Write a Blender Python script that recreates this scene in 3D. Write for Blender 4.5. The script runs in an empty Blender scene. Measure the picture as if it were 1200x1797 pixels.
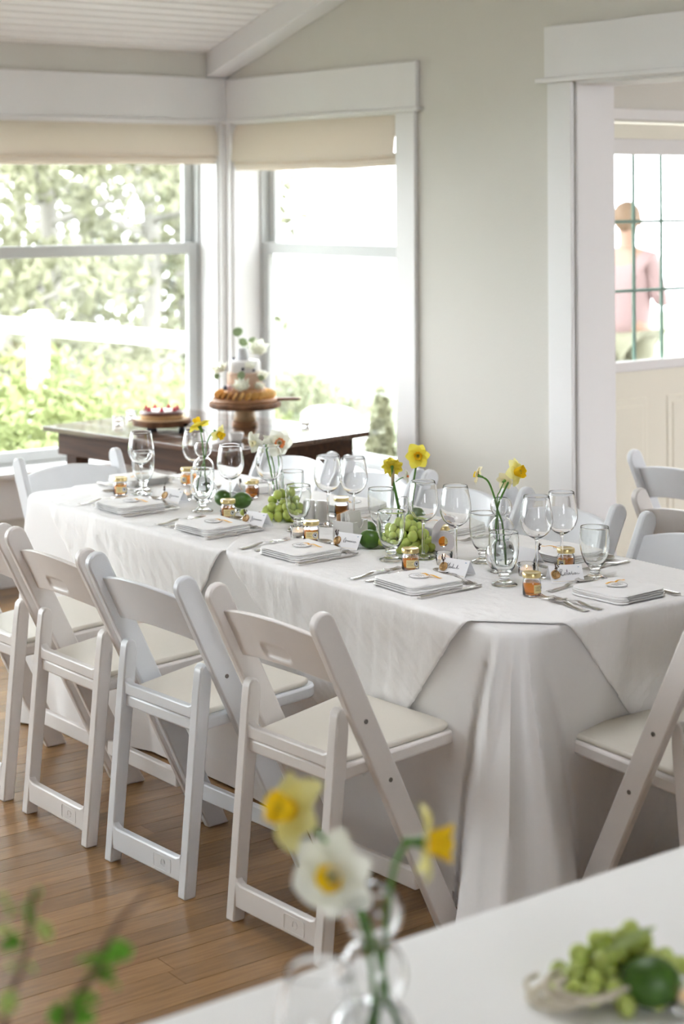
import bpy, bmesh, math, random
from mathutils import Vector, Matrix, Euler, noise
sc = bpy.context.scene
PI = math.pi
rnd = random.Random(7)

# ---------------------------------------------------------------- camera
FPX, CX, CY, EYE, ROLL = 3090.0, 600.0, 348.0, 1.73, 0.0052
YAW = math.atan(2327 / 3090)
Fv = Vector((-math.cos(YAW), math.sin(YAW), 0)); Rv = Vector((math.sin(YAW), math.cos(YAW), 0)); Uv = Vector((0, 0, 1))
Xc = Rv * math.cos(ROLL) - Uv * math.sin(ROLL); Yc = Uv * math.cos(ROLL) + Rv * math.sin(ROLL)
cam = bpy.data.objects.new('camera', bpy.data.cameras.new('camera'))
sc.collection.objects.link(cam); sc.camera = cam
cam.matrix_world = Matrix(((Xc.x, Yc.x, -Fv.x, 0), (Xc.y, Yc.y, -Fv.y, 0), (Xc.z, Yc.z, -Fv.z, EYE), (0, 0, 0, 1)))
cam.data.sensor_fit = 'AUTO'; cam.data.sensor_width = 36
cam.data.lens = 36 * FPX / 1797
cam.data.shift_y = -(898.5 - CY) / 1797
cam.data.clip_start = .05; cam.data.clip_end = 400
cam.data.dof.use_dof = True; cam.data.dof.focus_distance = 4.65; cam.data.dof.aperture_fstop = 3.0

# ---------------------------------------------------------------- light
SKY, EXPO = 5.2, 1.3
w = bpy.data.worlds.new('sky'); sc.world = w; w.use_nodes = True
bg = w.node_tree.nodes['Background']; bg.inputs[0].default_value = (.96, .98, 1.03, 1); bg.inputs[1].default_value = SKY
sc.view_settings.view_transform = 'Standard'; sc.view_settings.look = 'None'
sc.view_settings.exposure = EXPO; sc.view_settings.gamma = 1; sc.view_settings.use_curve_mapping = False
try:
    sc.cycles.max_bounces = 12; sc.cycles.transmission_bounces = 12; sc.cycles.diffuse_bounces = 6
    sc.cycles.transparent_max_bounces = 12; sc.cycles.sample_clamp_indirect = 6; sc.cycles.use_denoising = True
except Exception: pass

def at(px, py, x=None, y=None, z=None, Z=None):
    'the point of the room that the photograph shows at a pixel, on a known plane'
    d = Fv + Xc * ((px - CX) / FPX) - Yc * ((py - CY) / FPX)
    if z is not None: t = (z - EYE) / d.z
    elif x is not None: t = x / d.x
    elif y is not None: t = y / d.y
    else: t = Z
    return Vector((t * d.x, t * d.y, EYE + t * d.z))

# ---------------------------------------------------------------- materials
MATS = {}
def mat(name, col, rough=.5, vary=0., scale=8., bump=0., bscale=60., spec=.5, metal=0., trans=0., ior=1.45, sss=0., coat=0., rnd_amt=0., emit=None, stretch=None, sheen=0.):
    if name in MATS: return MATS[name]
    m = bpy.data.materials.new(name); m.use_nodes = True; nt = m.node_tree; b = nt.nodes['Principled BSDF']
    b.inputs['Base Color'].default_value = (*col, 1); b.inputs['Roughness'].default_value = rough
    b.inputs['Specular IOR Level'].default_value = spec; b.inputs['Metallic'].default_value = metal
    b.inputs['Transmission Weight'].default_value = trans; b.inputs['IOR'].default_value = ior
    b.inputs['Coat Weight'].default_value = coat; b.inputs['Sheen Weight'].default_value = sheen
    if sss: b.inputs['Subsurface Weight'].default_value = sss; b.inputs['Subsurface Radius'].default_value = (.01, .008, .005)
    if emit: b.inputs['Emission Color'].default_value = (*emit[0], 1); b.inputs['Emission Strength'].default_value = emit[1]
    N = nt.nodes.new; L = nt.links.new
    tc = N('ShaderNodeTexCoord'); mp = N('ShaderNodeMapping'); L(tc.outputs['Object'], mp.inputs[0])
    if stretch: mp.inputs['Scale'].default_value = stretch
    src = None
    if vary:
        n = N('ShaderNodeTexNoise'); n.inputs['Scale'].default_value = scale; n.inputs['Detail'].default_value = 5; L(mp.outputs[0], n.inputs[0])
        hs = N('ShaderNodeMapRange'); hs.inputs['To Min'].default_value = 1 - vary; hs.inputs['To Max'].default_value = 1 + vary; hs.inputs['From Min'].default_value = .25; hs.inputs['From Max'].default_value = .75
        L(n.outputs[0], hs.inputs[0]); src = hs.outputs[0]
    if rnd_amt:
        oi = N('ShaderNodeObjectInfo'); mr = N('ShaderNodeMapRange'); mr.inputs['To Min'].default_value = 1 - rnd_amt; mr.inputs['To Max'].default_value = 1 + rnd_amt
        L(oi.outputs['Random'], mr.inputs[0])
        if src:
            mu = N('ShaderNodeMath'); mu.operation = 'MULTIPLY'; L(src, mu.inputs[0]); L(mr.outputs[0], mu.inputs[1]); src = mu.outputs[0]
        else: src = mr.outputs[0]
    if src:
        hv = N('ShaderNodeHueSaturation'); hv.inputs['Color'].default_value = (*col, 1); L(src, hv.inputs['Value']); L(hv.outputs[0], b.inputs['Base Color'])
    if bump:
        n2 = N('ShaderNodeTexNoise'); n2.inputs['Scale'].default_value = bscale; n2.inputs['Detail'].default_value = 4; L(mp.outputs[0], n2.inputs[0])
        bp = N('ShaderNodeBump'); bp.inputs['Strength'].default_value = 1; bp.inputs['Distance'].default_value = bump; L(n2.outputs[0], bp.inputs['Height']); L(bp.outputs[0], b.inputs['Normal'])
    MATS[name] = m; return m

def mat_mix(name, a_type, acol, b_type, bcol, fac, rough=.4):
    if name in MATS: return MATS[name]
    m = bpy.data.materials.new(name); m.use_nodes = True; nt = m.node_tree
    for n in list(nt.nodes):
        if n.type != 'OUTPUT_MATERIAL': nt.nodes.remove(n)
    out = nt.nodes['Material Output']; A = nt.nodes.new(a_type); B = nt.nodes.new(b_type); M = nt.nodes.new('ShaderNodeMixShader')
    A.inputs[0].default_value = (*acol, 1); B.inputs[0].default_value = (*bcol, 1)
    for n in (A, B):
        if 'Roughness' in n.inputs: n.inputs['Roughness'].default_value = rough
    if fac == 'fresnel':
        # reflection rises toward grazing angles, the same from both faces of the thin sheet
        f = nt.nodes.new('ShaderNodeLayerWeight'); f.inputs[0].default_value = .5
        pw = nt.nodes.new('ShaderNodeMath'); pw.operation = 'POWER'; pw.inputs[1].default_value = 5; nt.links.new(f.outputs['Facing'], pw.inputs[0])
        ad = nt.nodes.new('ShaderNodeMath'); ad.operation = 'MULTIPLY_ADD'; ad.inputs[1].default_value = .8; ad.inputs[2].default_value = .04
        nt.links.new(pw.outputs[0], ad.inputs[0]); nt.links.new(ad.outputs[0], M.inputs[0])
    else: M.inputs[0].default_value = fac
    nt.links.new(A.outputs[0], M.inputs[1]); nt.links.new(B.outputs[0], M.inputs[2]); nt.links.new(M.outputs[0], out.inputs[0])
    MATS[name] = m; return m

PAINT = mat('painted_trim', (.82, .81, .81), .45, vary=.015, scale=3)
WALL = mat('wall_paint', (.68, .66, .61), .7, vary=.02, scale=2, bump=.0006, bscale=120)
VINYL = mat('vinyl_sash', (.55, .56, .555), .5)
CEIL = mat('ceiling_paint', (.88, .86, .84), .5)
RESIN = mat('white_resin', (.80, .79, .785), .33, vary=.025, scale=9, bump=.0002, bscale=250)
RESIN_WARM = mat('warm_white_resin', (.78, .745, .72), .38, vary=.03, scale=9, bump=.0002, bscale=250)
RESIN_COOL = mat('cool_white_resin', (.74, .76, .79), .3, vary=.025, scale=9, bump=.0002, bscale=250)
PAD = mat('ivory_vinyl', (.68, .645, .57), .42, bump=.0004, bscale=300)
CLOTH = mat('satin_cloth', (.83, .82, .815), .55, vary=.01, scale=3, bump=.0015, bscale=14, sheen=.2)
LINEN = mat('linen_cloth', (.90, .89, .885), .75, bump=.009, bscale=17, stretch=(1.2, 1.2, .4), sheen=.2)
NAPKIN = mat('napkin_cotton', (.92, .915, .91), .8, bump=.0012, bscale=60)
GLASS = mat('clear_glass', (1, 1, 1), .0, trans=1, ior=1.38)
THICK = mat('green_tinted_glass', (.985, 1, .992), .0, trans=1, ior=1.4)
WATER = mat('water', (.99, 1, 1), 0, trans=1, ior=1.33)
PANE = mat_mix('window_pane', 'ShaderNodeBsdfTransparent', (.96, .98, .97), 'ShaderNodeBsdfGlossy', (1, 1, 1), 'fresnel', .0)
STEEL = mat('stainless_steel', (.62, .60, .58), .18, metal=1)
HONEY = mat('honey', (1, .34, .02), .05, trans=.75, ior=1.35, sss=0)
GOLD = mat('gold_lid', (.78, .62, .30), .28, metal=.85)
LABEL = mat('cream_label', (.86, .72, .36), .6)
CARD = mat('white_card', (.92, .92, .94), .6)
INK = mat('dark_ink', (.05, .05, .07), .6)
BLUE = mat('blue_ink', (.06, .25, .45), .6)
WAX = mat('bronze_wax', (.42, .25, .10), .35, metal=.35, vary=.2, scale=200)
SPRIG = mat('dried_sprig', (.10, .07, .06), .8)
LIME = mat('lime_skin', (.06, .14, .02), .35, vary=.35, scale=35, bump=.0006, bscale=260)
GRAPE = mat('green_grape', (.52, .62, .16), .28, vary=.12, scale=30, trans=.12, ior=1.35, sss=.25, rnd_amt=.15)
GSTEM = mat('grape_stem', (.30, .32, .12), .7)
STEM = mat('flower_stem', (.10, .26, .04), .45, vary=.2, scale=40)
SPATHE = mat('dry_spathe', (.50, .40, .22), .7)
def petal_mat(name, c, f=.45): return mat_mix(name, 'ShaderNodeBsdfDiffuse', c, 'ShaderNodeBsdfTranslucent', c, f)
P_YEL = petal_mat('yellow_petal', (.90, .80, .13)); P_PALE = petal_mat('pale_yellow_petal', (.93, .88, .42)); P_WHITE = petal_mat('white_petal', (.90, .90, .82))
P_CREAM = petal_mat('cream_petal', (.92, .86, .62))
C_YEL = petal_mat('golden_trumpet', (.93, .66, .03), .3); C_ORG = petal_mat('coral_trumpet', (.90, .36, .14), .3); C_RING = petal_mat('orange_rim', (.90, .30, .02), .3)
CENTER = mat('flower_centre', (.35, .32, .05), .7)
CERAMIC = mat('white_ceramic', (.72, .71, .69), .3, coat=.3)
WAXW = mat('candle_wax', (.92, .84, .78), .5, sss=.3)
FLAME = mat('candle_flame', (1, .6, .2), .5, emit=((1, .62, .25), 5))
RIBBON = mat('orange_ribbon', (.88, .46, .05), .5)
KRAFT = mat('kraft_sachet', (.55, .34, .17), .7)
WOODTOP = mat('dark_walnut', (.085, .042, .025), .32, vary=.45, scale=5, stretch=(1, 12, 12), coat=.25)
WOODFRAME = mat('walnut_apron', (.075, .036, .02), .55, spec=.25, vary=.4, scale=4, stretch=(1, 12, 12))
BARK = mat('bark_edge', (.16, .075, .035), .8, vary=.5, scale=30, bump=.002, bscale=60)
PALEWOOD = mat('pale_turned_wood', (.62, .43, .24), .45, vary=.12, scale=10)
SLICE = mat('sliced_wood', (.34, .17, .08), .5, vary=.25, scale=12)
FLOORW = mat('maple_floor', (.265, .150, .064), .25, vary=.2, scale=4, stretch=(22, 1.6, 1), rnd_amt=.22, bump=.0003, bscale=30)
SEAM = mat('floor_seam', (.05, .028, .016), .8)
SCREW = mat('screw_steel', (.22, .20, .18), .4, metal=.8)
ROPE = mat('cotton_cord', (.66, .60, .48), .9, bump=.001, bscale=300)
LEAF_EUC = petal_mat('eucalyptus_leaf', (.44, .54, .34), .3)
LEAF = petal_mat('twig_leaf', (.13, .33, .04), .4); LEAF_L = petal_mat('young_twig_leaf', (.36, .46, .13), .4)
TWIG = mat('twig_bark', (.20, .12, .08), .8)
BLIND = mat_mix('cream_blind', 'ShaderNodeBsdfDiffuse', (.84, .78, .70), 'ShaderNodeBsdfTranslucent', (.88, .82, .74), .25)
DOORP = mat('cream_door_paint', (.86, .83, .72), .45)
GRID = mat('green_grey_muntin', (.20, .32, .27), .5)

# ---------------------------------------------------------------- mesh builder
class MB:
    def __init__(s): s.v = []; s.f = []
    def add(s, vs, fs):
        o = len(s.v); s.v += [Vector(v) for v in vs]; s.f += [tuple(i + o for i in f) for f in fs]; return s
    def box(s, c, d, M=None):
        c = Vector(c); hx, hy, hz = d[0] / 2, d[1] / 2, d[2] / 2
        vs = [Vector((x, y, z)) for x in (-hx, hx) for y in (-hy, hy) for z in (-hz, hz)]
        vs = [c + ((M @ v) if M else v) for v in vs]
        return s.add(vs, [(0, 1, 3, 2), (4, 6, 7, 5), (0, 4, 5, 1), (2, 3, 7, 6), (0, 2, 6, 4), (1, 5, 7, 3)])
    def bb(s, a, b):
        return s.box([(a[i] + b[i]) / 2 for i in range(3)], [abs(b[i] - a[i]) for i in range(3)])
    def lathe(s, prof, n=24, c=(0, 0, 0), sx=1, sy=1, M=None):
        c = Vector(c); vs = []; fs = []; rings = []
        for r, z in prof:
            if r < 1e-6: rings.append([len(vs)]); vs.append(Vector((0, 0, z)))
            else:
                rings.append(list(range(len(vs), len(vs) + n)))
                vs += [Vector((r * sx * math.cos(2 * PI * k / n), r * sy * math.sin(2 * PI * k / n), z)) for k in range(n)]
        for a, b in zip(rings, rings[1:]):
            if len(a) == 1 and len(b) == 1: continue
            for k in range(n):
                k2 = (k + 1) % n
                if len(a) == 1: fs.append((a[0], b[k2], b[k]))
                elif len(b) == 1: fs.append((a[k], a[k2], b[0]))
                else: fs.append((a[k], a[k2], b[k2], b[k]))
        return s.add([c + ((M @ v) if M else v) for v in vs], fs)
    def tube(s, pts, r, n=8, cap=True):
        pts = [Vector(p) for p in pts]; R = r if hasattr(r, '__len__') else [r] * len(pts); vs = []; fs = []
        t0 = (pts[1] - pts[0]).normalized(); u = t0.orthogonal().normalized()
        for i, p in enumerate(pts):
            t = (pts[min(i + 1, len(pts) - 1)] - pts[max(i - 1, 0)]).normalized()
            u = (u - t * u.dot(t)).normalized(); v = t.cross(u)
            vs += [p + (u * math.cos(2 * PI * k / n) + v * math.sin(2 * PI * k / n)) * R[i] for k in range(n)]
        for i in range(len(pts) - 1):
            for k in range(n): fs.append((i * n + k, i * n + (k + 1) % n, (i + 1) * n + (k + 1) % n, (i + 1) * n + k))
        if cap: fs.append(tuple(range(n - 1, -1, -1))); fs.append(tuple(range((len(pts) - 1) * n, len(pts) * n)))
        return s.add(vs, fs)
    def prism(s, poly, a, b, axis=0):
        'poly of 2D points in the other two axes, extruded from a to b along axis'
        n = len(poly)
        def P(p, h): return (h, p[0], p[1]) if axis == 0 else ((p[0], h, p[1]) if axis == 1 else (p[0], p[1], h))
        vs = [P(p, a) for p in poly] + [P(p, b) for p in poly]
        fs = [tuple(range(n - 1, -1, -1)), tuple(range(n, 2 * n))] + [(k, (k + 1) % n, n + (k + 1) % n, n + k) for k in range(n)]
        return s.add(vs, fs)
    def ball(s, c, r, sz=(1, 1, 1), n=12, m=8, M=None):
        return s.lathe([(r * math.sin(PI * j / m), -r * math.cos(PI * j / m)) for j in range(m + 1)], n, c,
                       M=(M @ Matrix.Diagonal(sz)) if M else Matrix.Diagonal(sz))
    def grid(s, fn, nu, nv, thick=None):
        vs = []; fs = []
        for i in range(nu + 1):
            for j in range(nv + 1): vs.append(Vector(fn(i / nu, j / nv)))
        W = nv + 1
        for i in range(nu):
            for j in range(nv): fs.append((i * W + j, (i + 1) * W + j, (i + 1) * W + j + 1, i * W + j + 1))
        if thick:
            o = len(vs); off = Vector(thick); vs += [v + off for v in vs]
            fs += [tuple(x + o for x in reversed(f)) for f in fs[:nu * nv]]
            for i in range(nu):
                fs.append((i * W, o + i * W, o + (i + 1) * W, (i + 1) * W)); fs.append((i * W + nv, (i + 1) * W + nv, o + (i + 1) * W + nv, o + i * W + nv))
            for j in range(nv):
                fs.append((j, j + 1, o + j + 1, o + j)); q = nu * W; fs.append((q + j, o + q + j, o + q + j + 1, q + j + 1))
        return s.add(vs, fs)
    def xf(s, M):
        s.v = [M @ v for v in s.v]; return s
    def build(s, name, m, parent=None, smooth=True, bevel=0, seg=2, sub=0, loc=None, normals=True):
        me = bpy.data.meshes.new(name); me.from_pydata([tuple(v) for v in s.v], [], s.f); me.materials.append(m)
        if normals:
            bm = bmesh.new(); bm.from_mesh(me); bmesh.ops.recalc_face_normals(bm, faces=bm.faces); bm.to_mesh(me); bm.free()
        if smooth is True or smooth == 'auto':
            me.polygons.foreach_set('use_smooth', [True] * len(me.polygons))
            if smooth == 'auto' or bevel: me.set_sharp_from_angle(angle=math.radians(38))
        o = bpy.data.objects.new(name, me); sc.collection.objects.link(o)
        if parent: o.parent = parent
        if loc: o.location = loc
        if bevel:
            b = o.modifiers.new('b', 'BEVEL'); b.width = bevel; b.segments = seg; b.limit_method = 'ANGLE'; b.angle_limit = math.radians(40); b.harden_normals = False
        if sub:
            q = o.modifiers.new('s', 'SUBSURF'); q.levels = sub; q.render_levels = sub
        return o

def tag(o, label=None, cat=None, group=None, kind=None):
    if label: o['label'] = label
    if cat: o['category'] = cat
    if group: o['group'] = group
    if kind: o['kind'] = kind
    return o
def thing(name, label, cat, loc=(0, 0, 0), rz=0., group=None):
    o = bpy.data.objects.new(name, None); sc.collection.objects.link(o); o.empty_display_size = .05
    o.location = loc; o.rotation_euler = (0, 0, rz); return tag(o, label, cat, group)
def struct(name, mb, m, **k):
    o = mb.build(name, m, **k); o['kind'] = 'structure'; return o
def dup(root, loc, rz, label, group=None, skip=()):
    'a copy of a thing with copies of its parts and sub-parts'
    r = root.copy(); sc.collection.objects.link(r); r.location = loc; r.rotation_euler = (0, 0, rz); r['label'] = label
    if group: r['group'] = group
    for ch in list(root.children):
        if ch.name.split('.')[0] in skip: continue
        c = ch.copy(); sc.collection.objects.link(c); c.parent = r
        for g in list(ch.children):
            d = g.copy(); sc.collection.objects.link(d); d.parent = c
    return r
def smoothpath(pts, n=6):
    pts = [Vector(p) for p in pts]; out = []
    P = [pts[0] * 2 - pts[1]] + pts + [pts[-1] * 2 - pts[-2]]
    for i in range(1, len(P) - 2):
        for k in range(n):
            t = k / n; a, b, c, d = P[i - 1], P[i], P[i + 1], P[i + 2]
            out.append(.5 * ((2 * b) + (c - a) * t + (2 * a - 5 * b + 4 * c - d) * t * t + (3 * b - a - 3 * c + d) * t ** 3))
    out.append(pts[-1]); return out
# ================================================================ THE SETTING
XL, YR = -7.2, 4.72          # faces of the window wall and of the doorway wall
def slope(x): return 2.435 + .30 * (x + 7.2)
OUT0, OUT1 = .50, 2.10       # window opening heights
# left wall: openings for window_1 (y 2.3..4.672) and a second window nearer the viewer's side
mb = MB()
mb.bb((XL - .24, -2.2, 0), (XL, YR + .25, OUT0)); mb.bb((XL - .24, -2.2, OUT1), (XL, YR + .25, 2.6))
mb.bb((XL - .24, 4.672, OUT0), (XL, YR + .25, OUT1)); mb.bb((XL - .24, 2.0, OUT0), (XL, 2.45, OUT1)); mb.bb((XL - .24, -2.2, OUT0), (XL, -1.9, OUT1))
struct('wall_left', mb, WALL, smooth=False)
# right wall with window opening and doorway
mb = MB(); T = .18
mb.bb((XL, YR, 0), (-5.864, YR + T, OUT0)); mb.bb((XL, YR, OUT1), (-5.864, YR + T, 4.0))
mb.bb((XL, YR, OUT0), (-7.15, YR + T, OUT1)); mb.bb((-5.864, YR, 0), (-4.80, YR + T, 4.0))
mb.bb((-4.80, YR, 2.17), (-2.9, YR + T, 4.0)); mb.bb((-2.9, YR, 0), (2.2, YR + T, 4.0))
struct('wall_right', mb, WALL, smooth=False)
mb = MB(); mb.bb((-7.4, -2.4, 0), (2.2, -2.2, 3.7)); BACKW = mat('darkened_unseen_wall', (.30, .27, .25), .8)  # unseen walls, colour darkened to keep the shadows under the chairs
struct('wall_near', mb, BACKW, smooth=False)
mb = MB(); mb.bb((2.0, -2.2, 0), (2.2, YR, 1.0)); mb.bb((2.0, -2.2, 2.1), (2.2, YR, 3.9)); mb.bb((2.0, -2.2, 1.0), (2.2, -.4, 2.1)); mb.bb((2.0, .9, 1.0), (2.2, YR, 2.1)); struct('wall_back', mb, BACKW, smooth=False)
# ceiling: bead board strips under a sloping slab
mb = MB(); zc = slope(-3.6) + .012; SX0, SX1, SY0, SY1 = -3.5, -2.4, 1.6, 2.7   # added, unseen skylight opening in the flat part, to brighten the table tops
mb.prism([(-7.6, slope(-7.6) + .012), (-3.6, zc), (-3.6, 3.9), (-7.6, 2.75)], -2.4, YR + .02, axis=1)
for a, b in (((-3.6, -2.4), (SX0, YR)), ((SX1, -2.4), (2.2, YR)), ((SX0, -2.4), (SX1, SY0)), ((SX0, SY1), (SX1, YR))): mb.bb((a[0], a[1], zc), (b[0], b[1], 3.8))
ceiling = struct('ceiling', mb, CEIL, smooth=False)
ang = math.atan(.30); p0 = None
for i in range(50):
    s0 = i * .0715
    if p0 is None:
        b = MB(); w_ = .0715
        b.prism([(.0, .012), (.0, .010), (.003, .009), (.009, 0), (w_ - .011, 0), (w_ - .004, .008), (w_, .010), (w_, .012)], -1.5, 4.66, axis=1)
        p0 = b.build('plank', CEIL, ceiling, smooth=False); o = p0
    else: o = p0.copy(); sc.collection.objects.link(o)
    o.parent = ceiling; o.rotation_euler = (0, -ang, 0); o.location = (XL + s0 * math.cos(ang), 0, 2.435 + s0 * math.sin(ang))
# rafter beam along the doorway wall
mb = MB(); L_ = 3.9
mb.prism([(XL + .0, 2.315), (XL + L_, 2.315 + .30 * L_), (XL + L_, 2.46 + .30 * L_), (XL, 2.46)], 4.60, YR, axis=1)
struct('trim_1', mb, PAINT, smooth=False, bevel=.006)
# headers, casings, sills
def trim(n, boxes, m=PAINT, bev=.004):
    mb = MB()
    for a, b in boxes: mb.bb(a, b)
    return struct(f'trim_{n}', mb, m, smooth=False, bevel=bev)
trim(2, [((XL, .0, 2.112), (XL + .022, YR, 2.315)), ((XL, .0, 2.098), (XL + .034, YR, 2.112))])
trim(3, [((XL, YR - .022, 2.112), (-5.72, YR, 2.308)), ((XL, YR - .036, 2.096), (-5.695, YR, 2.112))])
trim(4, [((-5.864, YR - .02, .02), (-5.735, YR, 2.096))])
trim(5, [((XL, 4.672, .5), (XL + .016, YR, 2.098)), ((XL, YR - .016, .5), (-7.15, YR, 2.096))])
trim(6, [((XL - .17, .0, .488), (XL + .05, YR, .512)), ((XL, .0, .30), (XL + .015, YR, .488))])
trim(7, [((XL + .0, YR - .05, .488), (-5.70, YR + .17, .512)), ((XL, YR - .015, .30), (-5.72, YR, .488))])
trim(8, [((-4.94, YR - .026, 2.185), (-2.75, YR, 2.385)), ((-4.975, YR - .042, 2.168), (-2.72, YR, 2.188))])
trim(9, [((-4.93, YR - .02, 0), (-4.80, YR, 2.168)), ((-2.9, YR - .02, 0), (-2.77, YR, 2.168))])
trim(10, [((-4.80, YR, 0), (-4.785, YR + T + .02, 2.168)), ((-2.915, YR, 0), (-2.9, YR + T + .02, 2.168)), ((-4.8, YR, 2.155), (-2.9, YR + T + .02, 2.172))])
# window reveals (painted linings)
trim(11, [((XL - .17, 4.660, .512), (XL, 4.676, 2.1)), ((XL - .17, 2.45, .512), (XL, 2.462, 2.1)), ((XL - .17, 2.45, 2.088), (XL, 4.672, 2.101))])
trim(12, [((-7.152, YR, .512), (-7.138, YR + .17, 2.1)), ((-5.876, YR, .512), (-5.862, YR + .17, 2.1)), ((-7.15, YR, 2.088), (-5.864, YR + .17, 2.101))])
for nm, boxes in (('baseboard_left', [((XL, -2.2, 0), (XL + .022, YR, .07)), ((XL, -2.2, .07), (XL + .014, YR, .19))]),
                  ('baseboard_right', [((XL, YR - .022, 0), (-4.93, YR, .07)), ((XL, YR - .014, .07), (-4.93, YR, .19))])):
    mb = MB()
    for a, b in boxes: mb.bb(a, b)
    struct(nm, mb, PAINT, smooth=False, bevel=.003)
# double-hung windows: frame, two sashes, a pane in each
def window(n, axis, u0, u1, face):
    'axis 0: in the left wall (u along y); axis 1: in the right wall (u along x)'
    root = bpy.data.objects.new(f'window_{n}', None); sc.collection.objects.link(root); root['kind'] = 'structure'
    def P(u, d, z): return (XL - d, u, z) if axis == 0 else (u, YR + d, z)
    def frame(name, u0, u1, z0, z1, d0, d1, wv, wt, wb):
        mb = MB()
        mb.bb(P(u0, d0, z0), P(u0 + wv, d1, z1)); mb.bb(P(u1 - wv, d0, z0), P(u1, d1, z1))
        mb.bb(P(u0 + wv, d0, z0), P(u1 - wv, d1, z0 + wb)); mb.bb(P(u0 + wv, d0, z1 - wt), P(u1 - wv, d1, z1))
        return mb.build(name, VINYL, root, smooth=False, bevel=.003)
    frame('window_frame', u0, u1, .512, 2.09, .15, .225, .014, .02, .012)
    for (z0, z1, d, wt, wb) in ((.524, 1.517, .155, .055, .05), (1.475, 2.075, .195, .05, .04)):
        s = frame('sash', u0 + .014, u1 - .014, z0, z1, d, d + .032, .05, wt, wb)
        mb = MB(); mb.bb(P(u0 + .06, d + .014, z0 + wb - .005), P(u1 - .06, d + .018, z1 - wt + .005)); mb.build('pane', PANE, s, smooth=False)
window(1, 0, 2.462, 4.66, None)
window(2, 1, -7.138, -5.876, None)
window(3, 0, -1.9, 2.0, None)
# exterior door in the entry beyond the doorway (x = -5.4)
XD = -5.4
mb = MB(); mb.bb((XD - .2, YR + T, 0), (XD, 5.33, 2.6)); mb.bb((XD - .2, 6.29, 0), (XD, 8.5, 2.6)); mb.bb((XD - .2, 5.33, 2.06), (XD, 6.29, 2.6))
mb.bb((XD - .2, 8.5, 0), (-1.0, 8.7, 2.6)); mb.bb((-1.0, YR + T, 0), (-.8, 6.3, 2.6)); mb.bb((-1.0, 7.6, 0), (-.8, 8.5, 2.6)); struct('wall_entry', mb, WALL, smooth=False)
mb = MB(); mb.bb((XD - .2, YR + T, 2.5), (-1.0, 8.5, 2.6)); struct('ceiling_entry', mb, CEIL, smooth=False)
trim(13, [((XD, 5.22, 0), (XD + .02, 5.33, 2.065)), ((XD, 6.29, 0), (XD + .02, 6.4, 2.065)), ((XD, 5.2, 2.065), (XD + .03, 6.42, 2.115))])
door = bpy.data.objects.new('door_1', None); sc.collection.objects.link(door); door['kind'] = 'structure'
mb = MB(); Y0, Y1, G0, G1, Z0, Z1 = 5.345, 6.275, 5.52, 6.10, 1.0, 1.925
mb.bb((XD - .05, Y0, .01), (XD - .005, Y1, Z0)); mb.bb((XD - .05, Y0, Z1), (XD - .005, Y1, 2.05))
mb.bb((XD - .05, Y0, Z0), (XD - .005, G0, Z1)); mb.bb((XD - .05, G1, Z0), (XD - .005, Y1, Z1))
mb.build('door_leaf', DOORP, door, smooth=False)
mb = MB()
for a, b in (((XD - .012, G0 - .035, Z0 - .035), (XD + .012, G1 + .035, Z0 + .012)), ((XD - .012, G0 - .035, Z1 - .012), (XD + .012, G1 + .035, Z1 + .06)),
             ((XD - .012, G0 - .035, Z0), (XD + .012, G0 + .012, Z1)), ((XD - .012, G1 - .012, Z0), (XD + .012, G1 + .035, Z1))): mb.bb(a, b)
mb.build('glazing_frame', PAINT, door, smooth=False, bevel=.006)
mb = MB(); mb.bb((XD - .035, G0, Z0), (XD - .03, G1, Z1)); mb.build('pane', PANE, door, smooth=False)
for yy in (5.692, 5.868): MB().bb((XD - .03, yy - .007, Z0), (XD - .02, yy + .007, Z1)).build('muntin', GRID, door, smooth=False)
for zz in (1.621, 1.317): MB().bb((XD - .028, G0, zz - .007), (XD - .019, G1, zz + .007)).build('muntin', GRID, door, smooth=False)
for y0, y1 in ((5.43, 5.745), (5.875, 6.19)):
    for z0, z1 in ((.16, .845),):
        mb = MB(); mb.bb((XD - .008, y0, z0), (XD + .002, y1, z1)); mb.bb((XD - .006, y0 + .03, z0 + .03), (XD + .008, y1 - .03, z1 - .03))
        mb.build('raised_panel', DOORP, door, smooth=False, bevel=.008)
# roman blinds
def blind(label, P, u0, u1, zt, zb, side=None):
    b = thing('roman_blind', label, 'blind')
    prof = [(.0, zt), (.02, zt - .05), (.028, zt - .12), (.034, zb + .055), (.03, zb + .043), (.012, zb + .05), (.012, zb + .058), (.0, zb + .05), (.022, zb + .028), (.02, zb + .018), (.006, zb + .026), (.004, zb + .03), (.012, zb + .006), (.006, zb)]
    def fn(i, j):
        k = j * (len(prof) - 1); a = int(min(k, len(prof) - 2)); t = k - a
        d = prof[a][0] * (1 - t) + prof[a + 1][0] * t; z = prof[a][1] * (1 - t) + prof[a + 1][1] * t
        u = u0 + (u1 - u0) * i; lo = (zt - z) / (zt - zb)
        d += .006 * noise.noise(Vector((u * 5, z * 6, 3))) * lo
        z += (.010 * noise.noise(Vector((u * 3, 1, 0))) - .008 * math.sin(PI * i) ** 2 + .006) * lo
        return P(u, d, z)
    o = MB().grid(fn, 60, 39).build('fabric', BLIND, b, normals=False)
    so = o.modifiers.new('t', 'SOLIDIFY'); so.thickness = .0015
    mb = MB(); mb.bb(P(u0, -.02, zt - .02), P(u1, 0, zt)); mb.build('head_rail', PAINT, b, smooth=False)
    return b
blind('wide cream roman blind drawn up over the tree view window', lambda u, d, z: (XL - .02 + d, u, z), 2.47, 4.664, 2.10, 1.893)
blind('narrow cream roman blind drawn up beside the corner over the lawn view', lambda u, d, z: (u, YR + .02 - d, z), -7.136, -5.88, 2.10, 1.862)
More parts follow.
